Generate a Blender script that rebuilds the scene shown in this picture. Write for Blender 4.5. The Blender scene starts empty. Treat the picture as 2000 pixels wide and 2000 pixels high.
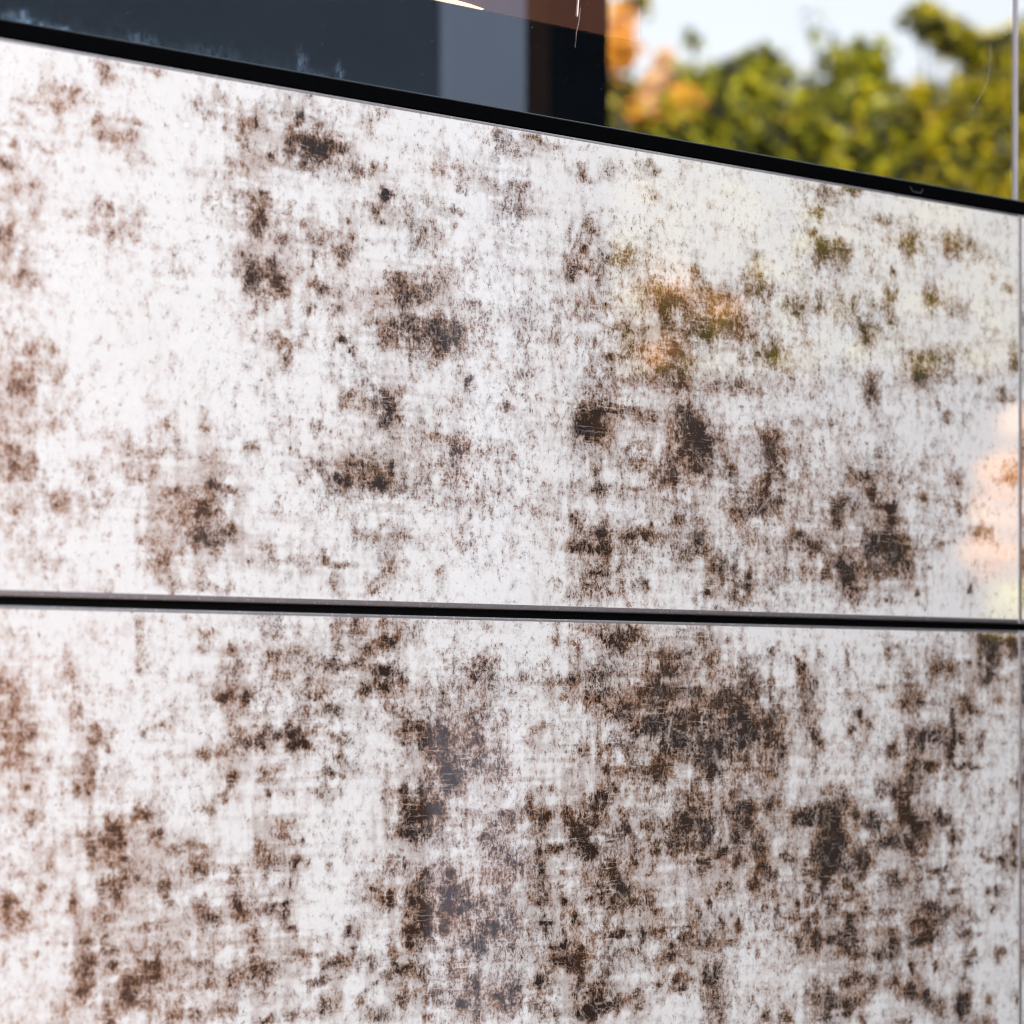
import bpy, bmesh, math, random
import numpy as np
from mathutils import Vector, Matrix

# ------------------------------------------------------------------ scene, camera, light
SC = bpy.context.scene
COL = SC.collection
CAM_Y, CAM_Z, YAW = -1.616, 1.4, math.radians(36.1)      # camera stands 1.6 m off the facade (plane y = 0), looking obliquely along it
cam = bpy.data.cameras.new('camera')
cam.sensor_width = 36.0
cam.lens = 84.6
cam.shift_y = 0.184
cam.clip_start = 0.05
cam.clip_end = 3000
cam.dof.use_dof = True
cam.dof.focus_distance = 2.02
cam.dof.aperture_fstop = 4.6
cam_ob = bpy.data.objects.new('camera', cam)
COL.objects.link(cam_ob)
cam_ob.location = (0, CAM_Y, CAM_Z)
cam_ob.rotation_euler = (math.radians(90), 0, -YAW)
SC.camera = cam_ob

SUN_EL = math.radians(36)
SUN_AZ = math.radians(-38)            # clockwise from +Y: the sun stands behind the facade, to the left
W = bpy.data.worlds.new('World')
SC.world = W
W.use_nodes = True
wn, wl = W.node_tree.nodes, W.node_tree.links
bg = wn['Background']
sky = wn.new('ShaderNodeTexSky')
sky.sky_type = 'NISHITA'
sky.sun_disc = False
sky.sun_elevation = SUN_EL
sky.sun_rotation = SUN_AZ
sky.altitude = 100
sky.air_density = 1.0
sky.dust_density = 4.0
sky.ozone_density = 1.0
# thin bright cloud veil over the whole sky
tc = wn.new('ShaderNodeTexCoord')
cn = wn.new('ShaderNodeTexNoise')
cn.inputs['Scale'].default_value = 2.2
cn.inputs['Detail'].default_value = 5
cn.inputs['Roughness'].default_value = 0.55
wl.new(tc.outputs['Generated'], cn.inputs['Vector'])
cr = wn.new('ShaderNodeMapRange')
cr.inputs['From Min'].default_value = 0.3
cr.inputs['From Max'].default_value = 0.7
cr.inputs['To Min'].default_value = 0.55
cr.inputs['To Max'].default_value = 0.9
wl.new(cn.outputs['Fac'], cr.inputs['Value'])
cm = wn.new('ShaderNodeMix')
cm.data_type = 'RGBA'
wl.new(cr.outputs['Result'], cm.inputs[0])
wl.new(sky.outputs[0], cm.inputs[6])
cm.inputs[7].default_value = (13.0, 13.4, 13.8, 1)
wl.new(cm.outputs[2], bg.inputs['Color'])
bg.inputs['Strength'].default_value = 0.12

sun = bpy.data.lights.new('sun', 'SUN')
sun.energy = 5.0
sun.angle = math.radians(0.53)
sun.color = (1.0, 0.90, 0.76)
sun_ob = bpy.data.objects.new('sun', sun)
COL.objects.link(sun_ob)
sd = Vector((math.sin(SUN_AZ) * math.cos(SUN_EL), math.cos(SUN_AZ) * math.cos(SUN_EL), math.sin(SUN_EL)))
sun_ob.rotation_euler = sd.to_track_quat('Z', 'Y').to_euler()
sun_ob.location = (-4, 6, 8)

SC.view_settings.view_transform = 'Standard'
SC.view_settings.look = 'None'
SC.view_settings.exposure = 1.26
SC.view_settings.gamma = 1.0
SC.view_settings.use_curve_mapping = False
SC.cycles.max_bounces = 10
SC.cycles.filter_width = 1.1
SC.cycles.transparent_max_bounces = 12
SC.cycles.sample_clamp_indirect = 8

rnd = random.Random(7)
rng = np.random.default_rng(11)

# ------------------------------------------------------------------ helpers
def link(name, me, mat, parent=None):
    o = bpy.data.objects.new(name, me)
    COL.objects.link(o)
    if mat is not None and not me.materials:
        me.materials.append(mat)
    if parent is not None:
        o.parent = parent
    return o

def tag(o, label=None, cat=None, group=None, kind=None):
    for k, v in (('label', label), ('category', cat), ('group', group), ('kind', kind)):
        if v:
            o[k] = v
    return o

def empty(name, loc, label=None, cat=None, group=None):
    o = bpy.data.objects.new(name, None)
    COL.objects.link(o)
    o.location = loc
    return tag(o, label, cat, group)

def box_mesh(name, lo, hi, bevel=0.0, seg=2):
    bm = bmesh.new()
    bmesh.ops.create_cube(bm, size=1.0)
    lo, hi = Vector(lo), Vector(hi)
    for v in bm.verts:
        v.co = Vector((lo[i] + (v.co[i] + 0.5) * (hi[i] - lo[i]) for i in range(3)))
    if bevel:
        bmesh.ops.bevel(bm, geom=list(bm.edges), offset=bevel, segments=seg, profile=0.5, affect='EDGES')
    me = bpy.data.meshes.new(name)
    bm.to_mesh(me)
    bm.free()
    return me

def tube_mesh(name, pts, radii, n=8):
    bm = bmesh.new()
    rings = []
    for i, p in enumerate(pts):
        p = Vector(p)
        a = Vector(pts[max(i - 1, 0)])
        b = Vector(pts[min(i + 1, len(pts) - 1)])
        t = (b - a).normalized()
        ref = Vector((0, 1, 0)) if abs(t.y) < 0.9 else Vector((1, 0, 0))
        u = t.cross(ref).normalized()
        w = t.cross(u)
        r = radii[i]
        rings.append([bm.verts.new(p + (u * math.cos(k * 2 * math.pi / n) + w * math.sin(k * 2 * math.pi / n)) * r) for k in range(n)])
    for a, b in zip(rings[:-1], rings[1:]):
        for k in range(n):
            bm.faces.new((a[k], a[(k + 1) % n], b[(k + 1) % n], b[k]))
    bm.faces.new(rings[0][::-1])
    bm.faces.new(rings[-1])
    bmesh.ops.recalc_face_normals(bm, faces=bm.faces)
    me = bpy.data.meshes.new(name)
    bm.to_mesh(me)
    bm.free()
    for p in me.polygons:
        p.use_smooth = True
    return me

class NB:
    """small node-building helper"""
    def __init__(self, name):
        self.m = bpy.data.materials.new(name)
        self.m.use_nodes = True
        self.n, self.l = self.m.node_tree.nodes, self.m.node_tree.links
        self.bsdf = self.n['Principled BSDF']
        self.out = self.n['Material Output']
    def put(self, sock, v):
        if isinstance(v, bpy.types.NodeSocket):
            self.l.new(v, sock)
        elif isinstance(v, (tuple, list)) and len(v) == 3 and sock.type == 'RGBA':
            sock.default_value = (*v, 1)
        else:
            sock.default_value = v
    def math(self, op, a, b=None, c=None, clamp=False):
        n = self.n.new('ShaderNodeMath')
        n.operation = op
        n.use_clamp = clamp
        for i, v in enumerate((a, b, c)):
            if v is not None:
                self.put(n.inputs[i], v)
        return n.outputs[0]
    def ramp(self, v, a, b, lo=0.0, hi=1.0, smooth=True):
        n = self.n.new('ShaderNodeMapRange')
        n.interpolation_type = 'SMOOTHSTEP' if smooth else 'LINEAR'
        for k, x in (('Value', v), ('From Min', a), ('From Max', b), ('To Min', lo), ('To Max', hi)):
            self.put(n.inputs[k], x)
        return n.outputs[0]
    def mix(self, f, a, b):
        n = self.n.new('ShaderNodeMix')
        n.data_type = 'RGBA'
        self.put(n.inputs[0], f)
        self.put(n.inputs[6], a)
        self.put(n.inputs[7], b)
        return n.outputs[2]
    def noise(self, vec, scale, detail=2.0, rough=0.5, dist=0.0):
        n = self.n.new('ShaderNodeTexNoise')
        self.put(n.inputs['Vector'], vec)
        for k, x in (('Scale', scale), ('Detail', detail), ('Roughness', rough), ('Distortion', dist)):
            n.inputs[k].default_value = x
        return n.outputs['Fac']
    def mapping(self, vec, scale=(1, 1, 1), loc=(0, 0, 0), rot=(0, 0, 0)):
        n = self.n.new('ShaderNodeMapping')
        self.put(n.inputs['Vector'], vec)
        n.inputs['Scale'].default_value = scale
        n.inputs['Location'].default_value = loc
        n.inputs['Rotation'].default_value = rot
        return n.outputs[0]
    def coords(self):
        return self.n.new('ShaderNodeTexCoord').outputs['Object']
    def attr(self, name):
        n = self.n.new('ShaderNodeAttribute')
        n.attribute_name = name
        return n
    def set(self, **kw):
        for k, v in kw.items():
            self.put(self.bsdf.inputs[k.replace('_', ' ')], v)
        return self.m

def plain(name, col, rough=0.6, spec=0.5, var=0.15, scale=20.0, metallic=0.0, bump=0.0):
    b = NB(name)
    f = b.noise(b.coords(), scale, 5, 0.6)
    c = b.mix(f, tuple(x * (1 - var) for x in col), tuple(min(1, x * (1 + var)) for x in col))
    b.set(Base_Color=c, Roughness=b.ramp(f, 0.2, 0.8, max(0.02, rough - 0.08), min(1, rough + 0.08)), Metallic=metallic)
    b.bsdf.inputs['Specular IOR Level'].default_value = spec
    if bump:
        n = b.n.new('ShaderNodeBump')
        n.inputs['Strength'].default_value = bump
        n.inputs['Distance'].default_value = 0.002
        b.l.new(b.noise(b.coords(), scale * 6, 4), n.inputs['Height'])
        b.l.new(n.outputs[0], b.bsdf.inputs['Normal'])
    return b.m

# ------------------------------------------------------------------ materials
def panel_material():
    """high gloss laminate printed with a worn, stained plaster pattern"""
    b = NB('stained_gloss_laminate')
    co = b.coords()
    st = b.attr('stain')
    sep = b.n.new('ShaderNodeSeparateColor')
    b.l.new(st.outputs['Color'], sep.inputs[0])
    dens, scr, warm = sep.outputs[0], sep.outputs[1], sep.outputs[2]
    wob = b.n.new('ShaderNodeTexNoise')
    b.put(wob.inputs['Vector'], co)
    wob.inputs['Scale'].default_value = 120
    wob.inputs['Detail'].default_value = 2
    vm = b.n.new('ShaderNodeVectorMath')
    vm.operation = 'MULTIPLY_ADD'
    b.l.new(wob.outputs['Color'], vm.inputs[0])
    vm.inputs[1].default_value = (0.004, 0.0, 0.004)
    b.put(vm.inputs[2], co)
    p = vm.outputs[0]
    flecks = b.noise(b.mapping(p, (1.0, 1, 0.62)), 430, 3.0, 0.62)            # short upright flecks
    fine = b.noise(b.mapping(p, (1.0, 1, 0.8), (3, 1, 7)), 900, 2.0, 0.6)
    mid = b.noise(b.mapping(p, (1.0, 1, 0.75), (9, 2, 4)), 130, 5.0, 0.68)
    hor = b.noise(b.mapping(co, (0.16, 1, 1.0), (1, 5, 2)), 620, 3.0, 0.6)    # brushed level hatching
    ver = b.noise(b.mapping(co, (1.0, 1, 0.10), (6, 5, 2)), 520, 3.0, 0.6)    # brushed upright hatching
    g = b.math('MULTIPLY', b.math('SUBTRACT', flecks, 0.5), 1.60)
    g = b.math('MULTIPLY_ADD', b.math('SUBTRACT', fine, 0.5), 0.85, g)
    g = b.math('MULTIPLY_ADD', b.math('SUBTRACT', mid, 0.5), 1.85, g)
    g = b.math('MULTIPLY_ADD', b.math('SUBTRACT', hor, 0.5), 0.34, g)
    g = b.math('MULTIPLY_ADD', b.math('SUBTRACT', ver, 0.5), 0.34, g)
    # pale veins, level scrapes and upright drags that cut through the stains
    vn = b.noise(b.mapping(p, (1, 1, 0.8), (5, 8, 3)), 85, 4.0, 0.62, 0.6)
    vein = b.ramp(b.math('ABSOLUTE', b.math('SUBTRACT', vn, 0.5)), 0.004, 0.030, 1.0, 0.0)
    patch = b.noise(b.mapping(co, (1, 1, 1), (8, 3, 5)), 24, 4, 0.6)
    vein = b.math('MULTIPLY', vein, b.ramp(patch, 0.42, 0.60))
    scrape = b.ramp(b.noise(b.mapping(p, (0.07, 1, 1.0), (2, 6, 9)), 560, 2.0, 0.5), 0.58, 0.68)
    scrape = b.math('MULTIPLY', scrape, b.ramp(patch, 0.58, 0.44))
    drag = b.ramp(b.noise(b.mapping(p, (1.0, 1, 0.09), (7, 6, 1)), 420, 2.0, 0.5), 0.57, 0.68)
    drag = b.math('MULTIPLY', drag, b.ramp(patch, 0.40, 0.56))
    pale = b.math('MAXIMUM', b.math('MAXIMUM', vein, b.math('MULTIPLY', scrape, 0.8)), b.math('MULTIPLY', drag, 0.5))
    s = b.math('ADD', dens, g)
    s = b.math('MULTIPLY_ADD', pale, -0.26, s)
    s = b.math('SUBTRACT', s, 0.02)
    dark = b.ramp(s, 0.54, 0.94)
    mid_m = b.ramp(s, 0.24, 0.64)
    wash = b.ramp(b.math('MULTIPLY_ADD', b.math('SUBTRACT', mid, 0.5), 1.3, b.math('MULTIPLY_ADD', b.math('SUBTRACT', patch, 0.5), 0.5, dens)), 0.02, 0.50)
    cloud = b.noise(b.mapping(co, (1, 1, 0.7), (2, 2, 2)), 16, 5, 0.6)
    white = b.mix(cloud, (0.69, 0.70, 0.71), (0.79, 0.805, 0.82))
    scratchy = b.ramp(b.math('MULTIPLY', hor, ver), 0.28, 0.40)
    white = b.mix(b.math('MULTIPLY', scratchy, 0.45), white, (0.90, 0.90, 0.90))
    # scattered faint grey curls and hairlines
    curl = b.noise(b.mapping(p, (1, 1, 0.7), (4, 4, 4)), 300, 4, 0.7)
    cl = b.ramp(b.math('MULTIPLY_ADD', cloud, 0.22, b.math('MULTIPLY_ADD', dens, 0.2, curl)), 0.72, 0.84)
    hair = b.noise(b.mapping(p, (1, 1, 0.8), (1, 2, 8)), 210, 3.0, 0.6, 0.5)
    hair = b.math('MULTIPLY', b.ramp(b.math('ABSOLUTE', b.math('SUBTRACT', hair, 0.5)), 0.002, 0.016, 1.0, 0.0), b.ramp(b.math('MULTIPLY_ADD', dens, 0.35, cloud), 0.52, 0.72))
    white = b.mix(b.math('MAXIMUM', b.math('MULTIPLY', cl, 0.75), b.math('MULTIPLY', hair, 0.42)), white, (0.20, 0.185, 0.185))
    tone = b.noise(b.mapping(co, (1, 1, 0.8), (5, 5, 5)), 19, 4, 0.6)
    taupe = b.mix(b.ramp(tone, 0.40, 0.60), (0.40, 0.385, 0.395), (0.45, 0.375, 0.345))
    taupe = b.mix(warm, taupe, (0.56, 0.42, 0.36))
    halo = b.ramp(b.math('MULTIPLY_ADD', b.math('SUBTRACT', mid, 0.5), 0.9, b.math('MULTIPLY_ADD', b.math('SUBTRACT', flecks, 0.5), 0.5, st.outputs['Alpha'])), 0.12, 0.80)
    c = b.mix(b.math('MULTIPLY', wash, 0.70), white, taupe)
    c = b.mix(b.math('MULTIPLY', halo, 0.60), c, b.mix(warm, (0.36, 0.305, 0.28), (0.46, 0.30, 0.235)))
    hue = b.noise(b.mapping(co, (1, 1, 1), (7, 7, 1)), 34, 3)
    brown = b.mix(b.ramp(hue, 0.38, 0.62), (0.175, 0.118, 0.092), (0.225, 0.115, 0.058))
    brown = b.mix(warm, brown, (0.38, 0.20, 0.12))
    deep = b.mix(b.ramp(hue, 0.4, 0.65), (0.019, 0.0115, 0.0105), (0.032, 0.016, 0.0085))
    deep = b.mix(warm, deep, (0.14, 0.062, 0.032))
    c = b.mix(b.math('MULTIPLY', mid_m, 0.9), c, brown)
    c = b.mix(dark, c, deep)
    c = b.mix(b.math('MULTIPLY', pale, b.math('MULTIPLY_ADD', fine, 0.5, -0.02)), c, (0.66, 0.62, 0.60))
    c = b.mix(b.math('MULTIPLY', b.math('MULTIPLY', scr, 0.4), b.ramp(fine, 0.3, 0.55, 0.45, 1.0)), c, (0.72, 0.68, 0.65))
    b.set(Base_Color=c, Roughness=0.45)
    b.bsdf.inputs['Specular IOR Level'].default_value = 0.15
    b.bsdf.inputs['Coat Weight'].default_value = 1.0
    b.bsdf.inputs['Coat IOR'].default_value = 2.05
    b.put(b.bsdf.inputs['Coat Roughness'], b.ramp(mid, 0.3, 0.7, 0.025, 0.06))
    return b.m

def glass_material():
    """reflective tinted pane: part mirror, part see-through, with dried dust along its foot"""
    b = NB('reflective_glass')
    b.n.remove(b.bsdf)
    co = b.coords()
    gl = b.n.new('ShaderNodeBsdfGlossy')
    gl.inputs['Roughness'].default_value = 0.0
    gl.inputs['Color'].default_value = (0.95, 0.97, 1.0, 1)
    tr = b.n.new('ShaderNodeBsdfTransparent')
    tr.inputs['Color'].default_value = (0.72, 0.74, 0.75, 1)
    ge = b.n.new('ShaderNodeNewGeometry')
    dt = b.n.new('ShaderNodeVectorMath')
    dt.operation = 'DOT_PRODUCT'
    b.l.new(ge.outputs['Incoming'], dt.inputs[0])
    b.l.new(ge.outputs['Normal'], dt.inputs[1])
    graze = b.math('POWER', b.math('SUBTRACT', 1.0, b.math('ABSOLUTE', dt.outputs['Value']), clamp=True), 5.0)
    mx = b.n.new('ShaderNodeMixShader')
    b.l.new(b.math('MULTIPLY_ADD', graze, 0.68, 0.31), mx.inputs[0])
    b.l.new(tr.outputs[0], mx.inputs[1])
    b.l.new(gl.outputs[0], mx.inputs[2])
    df = b.n.new('ShaderNodeBsdfDiffuse')
    df.inputs['Color'].default_value = (0.40, 0.60, 0.85, 1)
    st = b.attr('dust')
    n1 = b.noise(b.mapping(co, (1, 1, 0.6)), 260, 5, 0.7)
    n2 = b.noise(co, 30, 3)
    d = b.math('MULTIPLY', st.outputs['Fac'], b.ramp(n1, 0.36, 0.66))
    sp = b.ramp(b.noise(b.mapping(co, (1, 1, 1), (3, 3, 3)), 420, 1, 0.4), 0.79, 0.83)
    d = b.math('MAXIMUM', d, b.math('MULTIPLY', sp, 0.25))
    d = b.math('ADD', d, b.math('MULTIPLY', n2, 0.004), clamp=True)
    m2 = b.n.new('ShaderNodeMixShader')
    b.l.new(d, m2.inputs[0])
    b.l.new(mx.outputs[0], m2.inputs[1])
    b.l.new(df.outputs[0], m2.inputs[2])
    b.l.new(m2.outputs[0], b.out.inputs['Surface'])
    return b.m

def leaf_material(name, cols, glow=0.4):
    b = NB(name)
    g = b.n.new('ShaderNodeNewGeometry')
    r = b.n.new('ShaderNodeValToRGB')
    r.color_ramp.interpolation = 'LINEAR'
    e = r.color_ramp.elements
    while len(e) < len(cols):
        e.new(0.5)
    for i, c in enumerate(cols):
        e[i].position = i / (len(cols) - 1)
        e[i].color = (*c, 1)
    spread = b.math('SUBTRACT', b.noise(b.coords(), 7.0, 3, 0.6), 0.5)  # dark and bright patches in leaf colour stand in for shaded gaps and sunlit tips
    b.l.new(b.math('ADD', b.math('MULTIPLY_ADD', g.outputs['Random Per Island'], 0.5, 0.10), b.math('MULTIPLY', spread, 2.5), clamp=True), r.inputs[0])
    vein = b.noise(b.coords(), 60, 3)
    c = b.mix(b.math('MULTIPLY', vein, 0.35), r.outputs[0], (0.04, 0.045, 0.01))
    b.set(Base_Color=c, Roughness=0.42)
    tr = b.n.new('ShaderNodeBsdfTranslucent')
    b.l.new(c, tr.inputs['Color'])
    mx = b.n.new('ShaderNodeMixShader')
    mx.inputs[0].default_value = glow
    b.l.new(b.bsdf.outputs[0], mx.inputs[1])
    b.l.new(tr.outputs[0], mx.inputs[2])
    b.l.new(mx.outputs[0], b.out.inputs['Surface'])
    return b.m

M_PANEL = panel_material()
M_GLASS = glass_material()

def edge_material():
    b = NB('worn_grey_edge')
    co = b.coords()
    n = b.noise(b.mapping(co, (0.5, 1, 1)), 260, 5, 0.7)
    chips = b.ramp(b.noise(co, 420, 3, 0.6), 0.60, 0.68)
    c = b.mix(n, (0.11, 0.100, 0.108), (0.22, 0.212, 0.235))
    c = b.mix(b.math('MULTIPLY', chips, 0.6), c, (0.5, 0.5, 0.52))
    b.set(Base_Color=c, Roughness=0.38, Metallic=0.15)
    return b.m
M_EDGE = edge_material()
M_BLACK = plain('black_void', (0.006, 0.006, 0.0065), 0.7, 0.2)
M_GASKET = plain('black_rubber', (0.002, 0.0022, 0.0026), 0.9, 0.0, 0.3, 90)
M_ALU = plain('brushed_aluminium', (0.42, 0.39, 0.42), 0.35, 0.5, 0.1, 80, 0.6)
M_STRIP = plain('pale_joint_strip', (0.66, 0.66, 0.68), 0.4, 0.5, 0.1, 80)
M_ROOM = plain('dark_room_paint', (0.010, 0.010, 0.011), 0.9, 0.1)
M_COPPER = plain('copper_brown_wood', (0.20, 0.062, 0.022), 0.45, 0.4, 0.22, 14)
M_NAVY = plain('navy_paint', (0.020, 0.028, 0.042), 0.7, 0.03, 0.2, 2.2, 0, 0.2)
M_GREY = plain('blue_grey_paint', (0.085, 0.112, 0.165), 0.7, 0.1, 0.05, 5)
M_CHAR = plain('charcoal_paint', (0.011, 0.0078, 0.0068), 0.8, 0.0, 0.1, 5)
M_INK = plain('blue_black_paint', (0.0018, 0.0024, 0.0036), 0.8, 0.0, 0.15, 6)
M_STONE = plain('grey_render', (0.42, 0.41, 0.40), 0.85, 0.2, 0.12, 8, 0, 0.4)
M_GROUND = plain('asphalt_paving', (0.085, 0.075, 0.068), 0.9, 0.2, 0.25, 3, 0, 0.5)
M_BARK = plain('dark_bark', (0.10, 0.075, 0.05), 0.8, 0.2, 0.3, 30, 0, 0.5)
M_SCUFF = plain('pale_scuff', (0.75, 0.62, 0.58), 0.5, 0.4)
L_GREEN = leaf_material('yellow_green_leaf', [(0.012, 0.014, 0.004), (0.03, 0.032, 0.005), (0.22, 0.235, 0.004), (0.72, 0.70, 0.006), (0.95, 0.80, 0.012), (0.85, 0.45, 0.03)])
L_YELLOW = leaf_material('yellowing_leaf', [(0.02, 0.022, 0.004), (0.08, 0.08, 0.006), (0.42, 0.38, 0.004), (0.85, 0.72, 0.006), (0.95, 0.74, 0.012), (0.8, 0.42, 0.03)])
L_ORANGE = leaf_material('orange_leaf', [(0.75, 0.24, 0.012), (0.95, 0.42, 0.03), (0.92, 0.36, 0.02), (0.95, 0.60, 0.12)], 0.1)
L_PEACH = leaf_material('peach_leaf', [(0.85, 0.45, 0.20), (0.90, 0.62, 0.36), (0.80, 0.32, 0.12), (0.9, 0.78, 0.55)], 0.08)
L_LIME = leaf_material('lime_leaf', [(0.55, 0.52, 0.05), (0.7, 0.62, 0.1), (0.35, 0.38, 0.03)], 0.1)

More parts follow.
